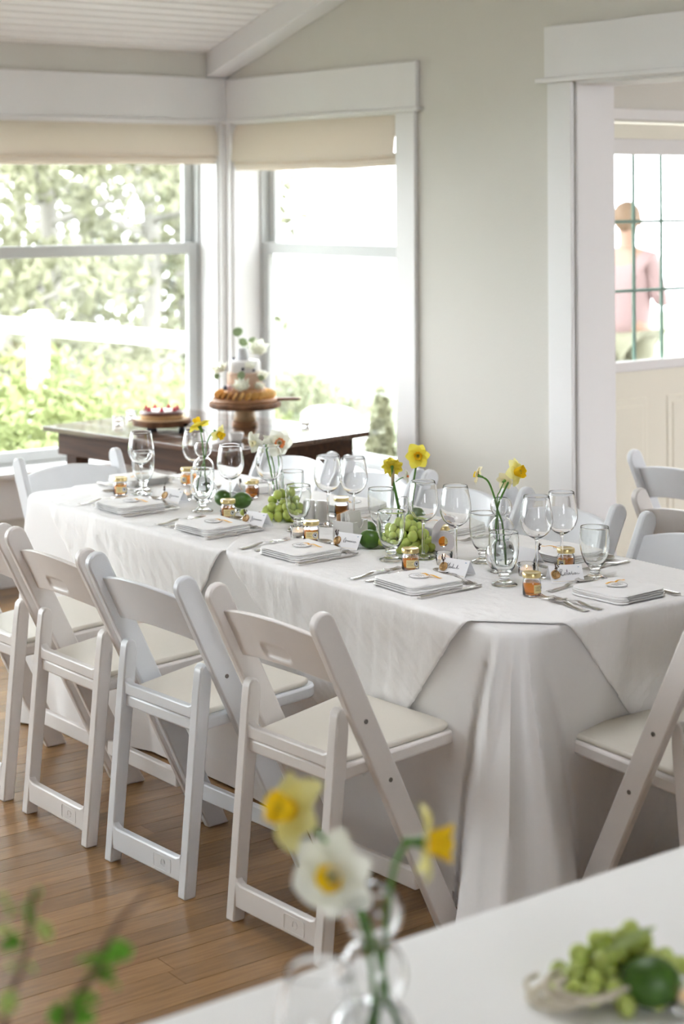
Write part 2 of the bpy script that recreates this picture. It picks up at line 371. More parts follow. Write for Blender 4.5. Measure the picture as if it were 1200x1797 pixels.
# floor: dark subfloor plus maple strips along y
mb = MB(); mb.bb((-7.45, -2.4, -.1), (2.2, 8.5, -.012)); floor = struct('floor', mb, SEAM, smooth=False)
x = -7.2; k = 0; protos = {}; W_ = .0762
for i in range(86):
    gap = .0028 if i % 3 == 0 else .0008
    x0 = XL + i * W_; y = rnd.uniform(-.6, .2) if x0 > -4.6 else rnd.uniform(.5, 1.4)
    y_end = 4.72 if x0 < -5.0 else 4.9
    # only the strips that the photograph shows are laid one by one
    if x0 > -2.0: continue
    n = 3 if x0 < -6.2 else 4
    cuts = sorted(rnd.uniform(y + .5, y_end - .4) for _ in range(n - 1)); ys = [-.9] + cuts + [y_end]
    for a, b in zip(ys, ys[1:]):
        if b - a < .02: continue
        if b < (.6 if x0 < -3.4 else 0): pass
        mb = MB(); mb.bb((x0 + gap / 2, a + .0006, -.012), (x0 + W_ - gap / 2, b - .0006, 0)); k += 1
        o = mb.build('plank', FLOORW, floor, smooth=False)
mb = MB(); mb.bb((XL + 68 * W_ + .001, -2.2, -.012), (2.2, 4.9, 0)); mb.bb((-7.2, -2.2, -.012), (XL + 68 * W_, -.902, -.0005)); mb.bb((-5.4, 4.901, -.012), (2.0, 8.5, -.0005))
o = mb.build('floor_extent', FLOORW, floor, smooth=False)
# ================================================================ OUTDOORS
LAWN = mat('lawn', (.125, .15, .085), .9, vary=.12, scale=1.5)
SEA = mat('haze_paled_sea', (.80, .84, .85), .9, vary=.02, scale=.1)  # distant haze is put into this pale colour
DECK = mat('grey_deck', (.72, .70, .68), .7, vary=.1, scale=6, stretch=(1, 14, 1))
FOL_A = mat('haze_paled_needles', (.19, .19, .115), .8, rnd_amt=.1)  # needles paled in colour to stand in for haze
FOL_B = mat('yellow_green_shrub_leaves', (.25, .285, .12), .8)
TRUNK = mat('grey_trunk', (.27, .25, .23), .9)
RAILW = mat('white_rail_paint', (.9, .9, .9), .5)
def gfn(i, j):
    X = -60 + 75 * i; Y = -25 + 70 * j
    return (X, Y, -.75 + .25 * noise.noise(Vector((X * .1, Y * .1, 0))))
def inr(i, j): return gfn(i, j)
mb = MB(); mb.grid(lambda i, j: (-30 + 22.3 * i, -20 + 48 * j, -.7 + .15 * noise.noise(Vector((i * 6, j * 9, 0)))), 40, 60)
mb.grid(lambda i, j: (-7.7 + 14 * i, 4.95 + 20 * j, -.7 + .15 * noise.noise(Vector((i * 6, j * 9, 4)))), 20, 20)
struct('ground_lawn', mb, LAWN)
mb = MB(); mb.bb((-380, -380, -6.2), (380, 380, -6)); struct('sea', mb, SEA, smooth=False)
mb = MB(); mb.bb((-12.4, 4.4, -.3), (-7.75, 6.3, -.1)); mb.bb((-8.9, 7.7, -.75), (-5.65, 14, -.1)); struct('ground_deck', mb, DECK, smooth=False)
mb = MB(); mb.bb((-9.3, 7.3, 2.7), (-5.62, 10.6, 2.85)); struct('roof_added_shade', mb, mat('grey_roof', (.3, .3, .3), .8), smooth=False)  # added roof, out of view, shades the figure outside the door
for q in ((-8.8, 10.4),):
    mb = MB(); mb.bb((q[0] - .07, q[1] - .07, -.1), (q[0] + .07, q[1] + .07, 2.7)); tag(mb.build('shade_roof_post', RAILW, smooth=False), 'square white post of the added shade roof ' + ('beyond the lawn window' if q[1] < 7 else 'far out past the glazed door'), 'post')  # carries the added shade roof
# railing: runs parallel to the doorway wall
ra = at(0, 569, z=.92); rb = at(330, 598, z=.92)
dr = (rb - ra).normalized(); r0 = ra - dr * 1.2; r1 = rb + dr * .9
rail = thing('porch_railing', 'white porch railing with square post outside the tree view window', 'railing', (0, 0, 0))
rz = Matrix.Rotation(math.atan2(dr.y, dr.x), 3, 'Z'); mid = (r0 + r1) / 2
MB().box(mid, ((r1 - r0).length, .1, .09), rz).build('handrail', RAILW, rail, smooth=False, bevel=.015)
for px in (-170, 126, 420):
    pp = at(px, 560 + px * .088, z=.92); 
    t_ = (pp - r0).dot(dr); pp = r0 + dr * t_
    mb = MB(); mb.box((pp.x, pp.y, .44), (.1, .1, 1.08), rz); mb.box((pp.x, pp.y, .985), (.13, .13, .03), rz); mb.box((pp.x, pp.y, 1.01), (.09, .09, .03), rz)
    mb.build('post', RAILW, rail, smooth=False, bevel=.006)
def leafcloud(mb, c, R, n, size, seed, flat=.7):
    r = random.Random(seed)
    for _ in range(n):
        d = Vector((r.gauss(0, 1), r.gauss(0, 1), r.gauss(0, 1))).normalized() * (r.random() ** .4)
        p = Vector(c) + Vector((d.x * R[0], d.y * R[1], d.z * R[2]))
        E = Euler((r.uniform(0, 6), r.uniform(0, 6), r.uniform(0, 6))).to_matrix(); s_ = size * r.uniform(.6, 1.4)
        mb.add([p + E @ Vector(q) * s_ for q in ((-1, 0, 0), (0, -flat, .25), (1, 0, 0), (0, flat, .25), (0, 0, .5))], [(0, 1, 4), (1, 2, 4), (2, 3, 4), (3, 0, 4), (0, 3, 2, 1)])
    return mb
def tree(label, px, Z, ztop, seed, group=None, w=2.2, base=-.8, n=36, dens=130):
    d = at(px, 400, Z=Z); x, y = d.x, d.y; r = random.Random(seed)
    t = thing('conifer_tree', label, 'tree', (x, y, base))
    H_ = ztop - base
    pts = [(0.15 * math.sin(k + seed), .15 * math.cos(k * 1.3 + seed), H_ * k / 6) for k in range(7)]
    mb = MB(); mb.tube(smoothpath(pts, 3), [.13 - .10 * k / 18 for k in range(19)], 8)
    fb = MB()
    for k in range(n):
        a = r.uniform(0, 2 * PI); h = H_ * r.uniform(.05, .98); rr = w * (1.05 - .7 * h / H_) * r.uniform(.5, 1)
        e = Vector((rr * math.cos(a), rr * math.sin(a), h + .15 * rr))
        mb.tube([(0, 0, h - .2), (e.x * .5, e.y * .5, h), e], [.05, .035, .015], 5)
        leafcloud(fb, e * .8 + Vector((0, 0, h * .2)), (rr * .45 + .2, rr * .45 + .2, .30), dens, .068, seed * 100 + k)
    mb.build('trunk', TRUNK, t); o = fb.build('foliage', FOL_A, t, smooth=False, normals=False)
tree('tall pale conifer seen at the far edge of the tree view window', -30, 15.5, 6.2, 3)
tree('leaning conifer with open branches outside the tree view window', 70, 18.5, 6.6, 5, n=30)
tree('conifer behind the railing post outside the window', 165, 22, 7.0, 8, n=30)
tree('slender conifer behind the railing, right of the post', 250, 20, 6.0, 11, w=1.8, n=22)
tree('conifer close to the sash edge of the tree view window', 330, 24, 6.8, 14, n=28)
tree('far conifer behind the leaning one', 20, 27, 7.6, 23, w=3, n=30)
def shrub(label, px, py, Z, R, seed, m=FOL_B, size=.045, n=2800):
    d = at(px, py, Z=Z); t = thing('garden_shrub', label, 'shrub', (d.x, d.y, -.75))
    fb = leafcloud(MB(), (0, 0, d.z + .75 - R[2]), R, n, size, seed)
    for k in range(5): fb.tube([(0, 0, -.1), (R[0] * .5 * math.cos(k * 1.3), R[1] * .5 * math.sin(k * 1.3), d.z + .6)], [.03, .012], 5)
    fb.build('leaves', m, t, smooth=False, normals=False)
shrub('yellow green shrub at the far edge under the railing', 10, 600, 11.6, (1.3, 1.3, .95), 31)
shrub('low bright shrub left of the railing post', 70, 660, 10.6, (.9, .9, .7), 32)
shrub('rounded bright shrub right of the railing post', 175, 650, 13.0, (1.2, 1.2, .8), 33)
shrub('pale shrub under the rail beside the window sash', 265, 640, 14.0, (1.3, 1.3, .8), 34)
shrub('small shrub low behind the dessert table corner', 110, 720, 12.0, (.9, .9, .6), 35)
shrub('grey green shrub seen low by the sash of the lawn window', 505, 650, 20, (1.0, 1.0, .7), 36, FOL_A)
d = at(668, 700, Z=11.5)
t = thing('young_cypress', 'small cone shaped cypress on the lawn outside', 'shrub', (d.x, d.y, -.75))
fb = MB()
for k in range(9): leafcloud(fb, (0, 0, .1 + k * (d.z + .70) / 9), (.26 * (1 - k / 10), .26 * (1 - k / 10), .14), 260, .035, 60 + k)
fb.tube([(0, 0, -.05), (0, 0, d.z + .6)], .02, 6); fb.build('leaves', FOL_A, t, smooth=False, normals=False)
for k, (px, py, s_) in enumerate(((580, 738, .30), (605, 752, .22), (622, 770, .35))):
    p = at(px, py, z=-.62)
    mb = MB(); mb.ball((0, 0, 0), s_, (1.2, .9, .5), 14, 8)
    mb.v = [v * (1 + .25 * noise.noise(v * 5 + Vector((k, 0, 0)))) for v in mb.v]
    o = mb.build('garden_rock', mat('pale_rock', (.62, .60, .57), .9, vary=.1), loc=p); tag(o, ['flat pale rock on the lawn beyond the window', 'smallest pale rock between the lawn rocks', 'broad pale rock nearest the cypress'][k], 'rock')
# person outside the entry door
PINK = mat('pink_jacket', (.27, .18, .18), .8); SKIN = mat('skin', (.30, .18, .13), .5, sss=.1); HAIR = mat('sandy_hair', (.16, .10, .06), .7); KHAKI = mat('khaki_trousers', (.18, .175, .12), .8); SHOE = mat('brown_shoe', (.2, .12, .07), .5)
pc = at(1100, 420, Z=11.6); pz = -.1
per = thing('person', 'person in a pale pink jacket and khaki trousers seen from behind outside the glazed door', 'person', (pc.x, pc.y, pz), math.radians(15))
def skin_body(name, m, verts, edges, radii, parent, sub=2):
    me = bpy.data.meshes.new(name); me.from_pydata(verts, edges, []); me.materials.append(m)
    o = bpy.data.objects.new(name, me); sc.collection.objects.link(o); o.parent = parent
    s_ = o.modifiers.new('skin', 'SKIN'); s_.use_smooth_shade = True
    for v, r in zip(me.skin_vertices[0].data, radii): v.radius = r if hasattr(r, '__len__') else (r, r)
    me.skin_vertices[0].data[0].use_root = True
    q = o.modifiers.new('s', 'SUBSURF'); q.levels = sub; q.render_levels = sub
    return o
# facing +y (away), slightly turned; forearms raised in front holding a phone
V = [(0, 0, .96), (0, -.01, 1.12), (0, -.015, 1.28), (0, 0, 1.43), (0, .0, 1.50), (0, .01, 1.57), (0, .02, 1.68), (0, .02, 1.77),
     (.17, 0, 1.42), (.23, .02, 1.16), (.17, .22, 1.14), (.14, .28, 1.15), (-.17, 0, 1.42), (-.23, .02, 1.16), (-.17, .22, 1.14), (-.14, .28, 1.15),
     (.095, 0, .88), (.11, .02, .50), (.115, -.02, .09), (.12, .10, .04), (-.095, 0, .88), (-.11, .02, .50), (-.115, -.02, .09), (-.12, .10, .04)]
Ed = [(0, 1), (1, 2), (2, 3), (3, 4), (4, 5), (5, 6), (6, 7), (3, 8), (8, 9), (9, 10), (10, 11), (3, 12), (12, 13), (13, 14), (14, 15), (0, 16), (16, 17), (17, 18), (18, 19), (0, 20), (20, 21), (21, 22), (22, 23)]
Rr = [(.15, .11), (.15, .115), (.165, .12), (.13, .09), .055, .055, (.078, .095), (.05, .06), .06, .048, .034, .028, .06, .048, .034, .028, .085, .06, .042, .035, .085, .06, .042, .035]
skin_body('body', SKIN, V, Ed, Rr, per)
g = lambda r, k: tuple(c * k for c in r) if hasattr(r, '__len__') else r * k
ji = [0, 1, 2, 3, 4, 8, 9, 10, 12, 13, 14]; mp_ = {a: b for b, a in enumerate(ji)}
skin_body('jacket', PINK, [V[i] if i else (0, 0, .86) for i in ji], [(mp_[a], mp_[b]) for a, b in Ed if a in mp_ and b in mp_], [g(Rr[i], 1.18) for i in ji], per)
ti = [0, 16, 17, 18, 20, 21, 22]; mp_ = {a: b for b, a in enumerate(ti)}
skin_body('trousers', KHAKI, [V[i] for i in ti], [(mp_[a], mp_[b]) for a, b in Ed if a in mp_ and b in mp_], [g(Rr[i], 1.2) for i in ti], per)
mb = MB(); mb.ball((0, .005, 1.70), .105, (.88, 1.0, 1.0), 18, 12); mb.v = [v + Vector((0, -.004, .008 * noise.noise(v * 30))) for v in mb.v if True]
mb.build('hair', HAIR, per)
mb = MB()
for s_ in (-1, 1):
    mb.ball((s_ * .082, .03, 1.665), .024, (.5, .9, 1.3), 8, 6)
mb.ball((0, .118, 1.665), .016, (.8, 1, 1.3), 8, 6)
mb.build('ear', SKIN, per)
mb = MB()
for s_ in (-1, 1):
    for k in range(4): mb.tube([(s_ * (.135 - .016 * k), .285, 1.16), (s_ * (.125 - .017 * k), .33, 1.17), (s_ * (.11 - .017 * k), .345, 1.145 + .004 * k)], [.009, .008, .007], 6)
    mb.tube([(s_ * .13, .28, 1.17), (s_ * .09, .30, 1.195), (s_ * .07, .325, 1.20)], [.010, .009, .008], 6)
mb.build('fingers', SKIN, per)
for s_ in (-1, 1):
    mb = MB(); mb.ball((s_ * .12, .06, .045), .05, (.9, 2.3, .85), 12, 8); mb.build('shoe', SHOE, per)
# ================================================================ CHAIRS
def round_rect(w, h, r, n=4):
    pts = []
    for cx, cy, a in ((w / 2 - r, h / 2 - r, 0), (-w / 2 + r, h / 2 - r, 90), (-w / 2 + r, -h / 2 + r, 180), (w / 2 - r, -h / 2 + r, 270)):
        for k in range(n + 1):
            t = math.radians(a + 90 * k / n); pts.append((cx + r * math.cos(t), cy + r * math.sin(t)))
    return pts
def make_chair(label, m, slot=True):
    t = thing('folding_chair', label, 'chair')
    A = Vector((0, .775)); B = Vector((.385, 0)); d = (B - A).normalized(); nrm = Vector((-d.y, d.x)); hw = .031
    for s_ in (-1, 1):
        # broad post: rounded head, flat cut foot on the floor
        poly = []
        c = A + d * .0
        for k in range(9):
            a = PI * k / 8; poly.append(c - d * (hw * math.sin(a)) + nrm * (hw * math.cos(a)))
        f1 = B - nrm * hw; f2 = B + nrm * hw
        f1 = f1 + d * (f1.y / -d.y); f2 = f2 + d * (f2.y / -d.y)
        poly += [f1, f2]
        mb = MB(); mb.prism([tuple(p) for p in poly], s_ * .212, s_ * .188, axis=0)
        post = mb.build('side_post', m, t, bevel=.005, seg=2)
        for q in (.30, .49):
            c = A + d * (q * 0.87); sm = MB(); sm.lathe([(0, .0), (.0055, .0), (.0055, .002), (.0035, .003), (.003, .0015), (0, .0015)], 10, (s_ * .212, c.x, c.y), M=Matrix.Rotation(s_ * PI / 2, 3, 'Y'))
            sm.build('screw', SCREW, post, bevel=0)
        # rear leg
        poly = [(.006, 0), (.040, 0), (.092, .52)] + [(.075 + .017 * math.cos(a), .55 + .022 * math.sin(a)) for a in (0, .6, 1.2, 1.9, 2.6, PI)] + [(.052, .50)]
        mb = MB(); mb.prism(poly, s_ * .182, s_ * .150, axis=0); mb.build('rear_leg', m, t, bevel=.004)
    def rail(name, z0, z1, y0, thick, hx=.155):
        mb = MB(); pts = [(-hx, z0), (hx, z0), (hx, z1 + .018), (hx - .008, z1 + .006), (hx - .022, z1), (-hx + .022, z1), (-hx + .008, z1 + .006), (-hx, z1 + .018)]
        mb.prism(pts, y0, y0 + thick, axis=1); return mb.build(name, m, t, bevel=.004)
    rl = rail('lower_rail', .035, .092, .013, .022); 
    # small raised recycling plate on the lower rail
    mb = MB(); fr = round_rect(.075, .036, .006)
    mb.tube([(p[0] + .075, .0125, p[1] + .063) for p in fr + [fr[0]]], .0007, 4, cap=False)
    for k in range(3):
        a = k * 2 * PI / 3; mb.tube([(.078 + .009 * math.cos(a + j * .55), .0125, .064 + .009 * math.sin(a + j * .55)) for j in range(4)], .0007, 4)
    mb.build('moulded_mark', m, rl)
    rail('upper_rail', .432, .462, .052, .022)
    mb = MB(); mb.bb((-.186, .287, .105), (.186, .307, .15)); mb.build('stretcher', m, t, bevel=.004)
    # curved back slat
    def slat(u, v, face):
        U = 2 * u - 1; zb = .622 + .020 * (1 - U * U); zt = .738 + .024 * (1 - U * U); z = zb + (zt - zb) * v
        y = (.775 - z) / .775 * .385 - .022 * (1 - U * U) * 1.0
        th = .009
        if face < 0:
            e = 0
            if slot:
                du = abs(U * .19) - .038; dv = abs(z - .672) - .003; dd = math.hypot(max(du, 0), max(dv, 0)); e = .0075 * max(0, min(1, (.014 - dd) / .004))
            y += -th + e
        else: y += th
        return (U * .19, y, z)
    mb = MB(); nu, nv = 64, 22
    a = len(mb.v); mb.grid(lambda i, j: slat(i, j, -1), nu, nv); mb.grid(lambda i, j: slat(i, j, 1), nu, nv)
    W = nv + 1; o2 = (nu + 1) * W
    for i in range(nu):
        mb.f.append((i * W, o2 + i * W, o2 + (i + 1) * W, (i + 1) * W)); mb.f.append((i * W + nv, (i + 1) * W + nv, o2 + (i + 1) * W + nv, o2 + i * W + nv))
    o = mb.build('back_slat', m, t, bevel=.004)
    # seat frame and ivory pad
    def seat_poly(ins=0, z=0):
        pts = [(-.168 + ins, .055 + ins), (.168 - ins, .055 + ins)]
        for cx, s_ in ((.160, 1), (-.160, -1)):
            for k in range(6):
                a = (PI / 2) * (k / 5) if s_ > 0 else PI / 2 * (1 + k / 5)
                pts.append((cx + (.035 - ins * .6) * math.cos(a) * 1, .395 - ins + (.035) * math.sin(a) * 1))
        return pts
    def tilt(mb): mb.v = [Vector((v.x, v.y, v.z + .085 * (v.y - .06))) for v in mb.v]; return mb
    mb = MB(); mb.prism(seat_poly(), .400, .432, axis=2); tilt(mb); mb.build('seat', m, t, bevel=.006)
    mb = MB(); mb.prism(seat_poly(.016), .432, .446, axis=2); tilt(mb); mb.build('seat_pad', PAD, t, bevel=.006, seg=3)
    return t
NEAR = 'folding chairs along the window side'
cA = make_chair('white folding chair pushed in nearest the draped table corner, screw heads on its post', RESIN_WARM)
cA.location = (-3.372, 2.318, 0); cA.rotation_euler = (0, 0, .05)
cB = make_chair('cool white folding chair with plain unslotted back, second from the draped corner', RESIN_COOL, slot=False)
cB.location = (-3.885, 2.276, 0); cB.rotation_euler = (0, 0, .06)
dup(cA, (-4.345, 2.262, 0), .02, 'white folding chair with slotted back, third from the draped table corner')
dup(cA, (-4.812, 2.25, 0), .02, 'white folding chair at the frame edge, only its post and rear leg in view')
dup(cA, (-2.585, 3.10, 0), PI / 2, 'white folding chair drawn up to the near end of the long table')
dup(cB, (-5.74, 3.066, 0), -PI / 2 + .03, 'white folding chair at the far end of the long table below the window sill')
for x, y, lb in ((-3.40, 3.83, 'white folding chair across the table facing the nearest end napkin, cropped by the frame'), (-3.94, 3.848, 'cool white folding chair across the table behind the two nearest wine glasses'),
                 (-4.41, 3.84, 'white folding chair across the table behind the daffodil bubble vase'), (-4.855, 3.828, 'white folding chair across the table behind the sachet box'),
                 (-5.36, 3.828, 'white folding chair across the table nearest the dessert table')):
    dup(cB, (x, y, 0), PI + rnd.uniform(-.03, .03), lb)
dup(cA, (-3.70, 4.12, 0), .03, 'white folding chair with its back to the table, before the doorway')
dup(cB, (-4.31, 4.735, 0), .02, 'white folding chair standing in the doorway by the cream door')

# ================================================================ LONG TABLE
TZ = .742; TX0, TX1, TY0, TY1 = -5.40, -2.945, 2.70, 3.50
def folding_table(label, x0, x1, y0, y1, z):
    t = thing('banquet_table', label, 'table', ((x0 + x1) / 2, (y0 + y1) / 2, 0)); hx, hy = (x1 - x0) / 2 - .05, (y1 - y0) / 2 - .05
    mb = MB(); mb.bb((-hx, -hy, z - .035), (hx, hy, z - .008)); mb.build('table_top', PAINT, t, smooth=False)
    for sx in (-1, 1):
        for sy in (-1, 1):
            px, py = sx * (hx - .2), sy * (hy - .16)
            MB().tube([(px, py, 0), (px, py, z - .035)], .013, 8).build('leg', SCREW, t)
folding_table('long banquet table hidden under white cloths', TX0, TX1, TY0, TY1, TZ)
def drape(x0, x1, y0, y1, z, hem, push, corners, seed=0, rc=.085):
    'floor length cloth: flat top, soft edge, sides that hang, tuck in behind chairs and gather at the corners'
    per = []; step = .013
    def line(a, b, nx, ny):
        L_ = (Vector(b) - Vector(a)).length; n = max(2, int(L_ / step))
        for k in range(n): p = Vector(a).lerp(Vector(b), k / n); per.append((p.x, p.y, nx, ny, None))
    def arc(cx, cy, a0, idx):
        n = 16
        for k in range(n): a = math.radians(a0 + 90 * k / n); per.append((cx + rc * math.cos(a), cy + rc * math.sin(a), math.cos(a), math.sin(a), (idx, k / n - .5)))
    line((x0 + rc, y0), (x1 - rc, y0), 0, -1); arc(x1 - rc, y0 + rc, -90, 0)
    line((x1, y0 + rc), (x1, y1 - rc), 1, 0); arc(x1 - rc, y1 - rc, 0, 1)
    line((x1 - rc, y1), (x0 + rc, y1), 0, 1); arc(x0 + rc, y1 - rc, 90, 2)
    line((x0, y1 - rc), (x0, y0 + rc), -1, 0); arc(x0 + rc, y0 + rc, 180, 3)
    CP = [Vector((x1, y0)), Vector((x1, y1)), Vector((x0, y1)), Vector((x0, y0))]
    n = len(per); vs = []; fs = []; nt = 34
    tv = [0, .004, .012, .025] + [.025 + .975 * ((k + 1) / (nt - 3)) for k in range(nt - 3)]
    for t in tv:
        for (x, y, nx, ny, c) in per:
            drop = (z - hem) * t; r = .012
            off = r * math.sin(min(1, t / .02) * PI / 2) - r
            ci = min(range(4), key=lambda i: (CP[i] - Vector((x, y))).length); D = max(0, (Vector((x, y)) - CP[ci]).length - .035)
            wc = math.exp(-(D / (.035 + .135 * t)) ** 4) * corners[ci]
            pu = push(x, y, nx, ny) * (1 - wc) * max(0, 1 - math.exp(-(D / .28) ** 2)) 
            off -= pu * (t ** .8)
            # side waves
            s_ = x * abs(ny) + y * abs(nx)
            off += .006 * t * math.sin(s_ * 9 + seed) + .008 * t * noise.noise(Vector((s_ * 4, seed, t * 1.2)))
            dx, dy = nx * off, ny * off
            if wc > .002:
                dg = (CP[ci] - Vector(((x0 + x1) / 2, (y0 + y1) / 2))); dg = Vector((math.copysign(.7071, dg.x), math.copysign(.7071, dg.y)))
                tn = Vector((-dg.y, dg.x)); sgn = (Vector((x, y)) - CP[ci]).dot(tn)
                lobe = wc * (.20 * t ** 1.0)
                q_ = sgn / (.035 + .135 * t); pleat = .034 * (t ** .45) * (1 - 1.9 * abs(math.sin(q_ * 4.2 + .5)) ** 1.1) * min(1, t * 10)
                dx += dg.x * (lobe + pleat * corners[ci]); dy += dg.y * (lobe + pleat * corners[ci])
                dx += tn.x * sgn * wc * .42 * t; dy += tn.y * sgn * wc * .42 * t
            vs.append((x + dx, y + dy, z - .0 - (drop if t > .02 else r * (1 - math.cos(min(1, t / .02) * PI / 2)) ) ))
    nr = len(tv)
    for a in range(nr - 1):
        for k in range(n): fs.append((a * n + k, (a + 1) * n + k, (a + 1) * n + (k + 1) % n, a * n + (k + 1) % n))
    fs.append(tuple(range(n)))
    return MB().add(vs, fs)
def push_main(x, y, nx, ny):
    if ny < -.5: return .135 * min(1, max(0, (x + 5.1) / .35))
    if nx > .5: return .17
    if ny > .5: return .21
    return .20
mb = drape(TX0, TX1, TY0, TY1, TZ, .006, push_main, (1.0, .6, .5, .35))
o = mb.build('tablecloth', CLOTH); o.data.set_sharp_from_angle(angle=math.radians(80))
tag(o, 'floor length satin white cloth with a gathered fold at its near corner', 'tablecloth', None)
# square linen overlays laid corner-wise, points hanging over the edges
def overlay(cx, cy, hd, lift, label, seed, rot=0.):
    N_ = 170; x0, x1, y0, y1 = TX0 - .004, TX1 + .004, TY0 - .004, TY1 + .004; zt = TZ + lift
    def cr(u, v):
        p = Vector((u * 1.0, v * 1.0, seed)); return noise.noise(p * 7) * .35 + abs(noise.noise(p * 4 + Vector((3, 1, 0)))) * .6 - .3 + .55 * abs(noise.noise(Vector((u * 17 + v * 9, v * 13, seed)))) + .25 * abs(noise.noise(Vector((u * 38 - v * 16, v * 24, seed))))
    def fn(i, j):
        a = (i - .5) * 2; b = (j - .5) * 2; u = (a + b) / 2 * hd; v = (b - a) / 2 * hd
        c_, s_ = math.cos(rot), math.sin(rot); x = cx + u * c_ - v * s_; y = cy + u * s_ + v * c_
        z = zt; r = .012; X, Y = x, y; e = 0; nx = ny = 0
        if y < y0: e = y0 - y; ny = -1
        elif y > y1: e = y - y1; ny = 1
        elif x > x1: e = x - x1; nx = 1
        elif x < x0: e = x0 - x; nx = -1
        if e:
            w = .016 * min(1, e / .08) * cr(x * abs(ny) + y * abs(nx) * 1.0, e * .35) +   .005 * min(1, e / .1) * noise.noise(Vector((x * 40 + y * 40, e * 9, seed)))
            w += lift * .9 + .002 + .009 * min(1, e / .05)
            D = min(math.hypot(x - a_, y - b_) for a_ in (TX0, TX1) for b_ in (TY0, TY1))
            tuck = -push_main(x, y, nx, ny) * (1 - math.exp(-(D / .28) ** 2)) * (min(1, e / .736)) ** .8
            if e < r * 1.57: a_ = e / r; oo = r * math.sin(a_) - r; dz = r * (1 - math.cos(a_))
            else: oo = 0; dz = r + e - r * 1.57
            oo += w + tuck
            X = (x1 if nx > 0 else x0 if nx < 0 else x) + nx * oo; Y = (y1 if ny > 0 else y0 if ny < 0 else y) + ny * oo; z = zt - dz
        else:
            z += .0012 * (cr(x, y) + .3) 
        return (X, Y, z)
    mb = MB().grid(fn, N_, N_); o = mb.build('linen_overlay', LINEN, normals=False)
    s_ = o.modifiers.new('t', 'SOLIDIFY'); s_.thickness = .0012; s_.offset = 1
    tag(o, label, 'tablecloth'); return o
overlay(-3.613, 3.19, 1.015, .004, 'crumpled linen square laid corner-wise near the table end, its point hanging behind the nearest chair', 1.0)
overlay(-4.665, 3.19, 1.015, .0015, 'smoother linen square laid corner-wise over the window half of the table', 5.0)
TOP = TZ + .0065

# ================================================================ FRONT TABLE
FX0, FX1, FY0, FY1 = -1.835, -1.06, .0, 2.44
folding_table('second banquet table under a white cloth by the viewer', FX0, FX1, FY0, FY1, TZ)
mb = drape(FX0, FX1, FY0, FY1, TZ + .002, .006, lambda *a: .02, (.5, .5, .5, .5), 3)
o = mb.build('tablecloth', mat('plain_tablecloth', (.88, .88, .86), .7, bump=.004, bscale=7, sheen=.2)); tag(o, 'plain white cloth on the table under the blurred grapes and lime', 'tablecloth')

# ================================================================ DESSERT TABLE
L_ = Vector((-6.893, 3.55)); Fp = Vector((-5.729, 3.733)); Rp = Vector((-5.842, 4.546)); cx, cy = (L_ + Rp) / 2; ang_ = math.atan2(Fp.y - L_.y, Fp.x - L_.x)
TW = (Fp - L_).length; TD = (Rp - Fp).length
dt = thing('dessert_table', 'dark walnut table with glossy top by the corner windows, desserts on it', 'table', (cx, cy, 0), ang_)
for k in range(5):
    y0 = -TD / 2 + TD * k / 5; mb = MB(); mb.bb((-TW / 2, y0 + .0006, .728), (TW / 2, y0 + TD / 5 - .0006, .75)); mb.build('plank', mat('glossy_walnut_top', (.10, .05, .032), .2, vary=.4, scale=5, stretch=(1, 12, 12), coat=.8), dt, smooth=False, bevel=.002)
for (a, b) in (((-TW / 2 + .06, -TD / 2 + .04, .63), (-.02, -TD / 2 + .06, .727)), ((-.014, -TD / 2 + .04, .63), (TW / 2 - .06, -TD / 2 + .06, .727)),
               ((TW / 2 - .08, -TD / 2 + .061, .63), (TW / 2 - .06, TD / 2 - .04, .727)), ((-TW / 2 + .06, -TD / 2 + .061, .63), (-TW / 2 + .08, TD / 2 - .04, .727)), ((-TW / 2 + .081, TD / 2 - .06, .63), (TW / 2 - .081, TD / 2 - .04, .727))):
    mb = MB(); mb.bb(a, b); mb.build('apron', WOODFRAME, dt, smooth=False, bevel=.002)
for sx in (-1, 1):
    for sy in (-1, 1):
        px, py = sx * (TW / 2 - .12), sy * (TD / 2 - .10); mb = MB(); mb.bb((px - .035, py - .035, 0), (px + .035, py + .035, .727)); mb.build('leg', WOODFRAME, dt, smooth=False, bevel=.003)
DZ = .7505
# ================================================================ TABLEWARE
def fix(mb): return mb
def lathe_thing(name, label, cat, prof, m, loc, group=None, n=28, rz=0):
    o = MB().lathe(prof, n).build(name, m, loc=loc); o.data.set_sharp_from_angle(angle=math.radians(70)); return tag(o, label, cat, group)
def spline2(pts, n=5): return [(max(p.x, 0), p.y) for p in smoothpath([(a, b, 0) for a, b in pts], n)]
wine_prof = [(0, 0), (.034, 0), (.0355, .0012)] + spline2([(.034, .0028), (.020, .0048), (.008, .009), (.0042, .018), (.0036, .05), (.0037, .088), (.006, .098), (.018, .104), (.033, .117), (.0415, .137), (.0425, .155), (.039, .180), (.0335, .209)], 4) + \
    [(.0331, .2102), (.0325, .2095)] + spline2([(.0323, .209), (.0378, .180), (.0412, .155), (.040, .138), (.0315, .1185), (.018, .107), (.006, .1035), (0, .103)], 4)
gob_prof = [(0, 0), (.032, 0), (.0335, .002)] + spline2([(.032, .004), (.022, .008), (.0135, .014), (.012, .020), (.015, .023), (.0125, .027), (.016, .032), (.027, .046), (.0355, .070), (.0385, .095), (.0382, .118), (.0368, .134)], 4) + \
    [(.0362, .1352), (.0354, .1345)] + spline2([(.0352, .134), (.0365, .118), (.0366, .095), (.0336, .070), (.025, .048), (.013, .037), (0, .034)], 4)
def on(px, py, h, z=None):
    'foot position on the cloth of a glass whose rim centre is seen at a pixel'
    p = at(px, py, z=TOP + h); return (p.x, p.y, TOP)
w0 = None
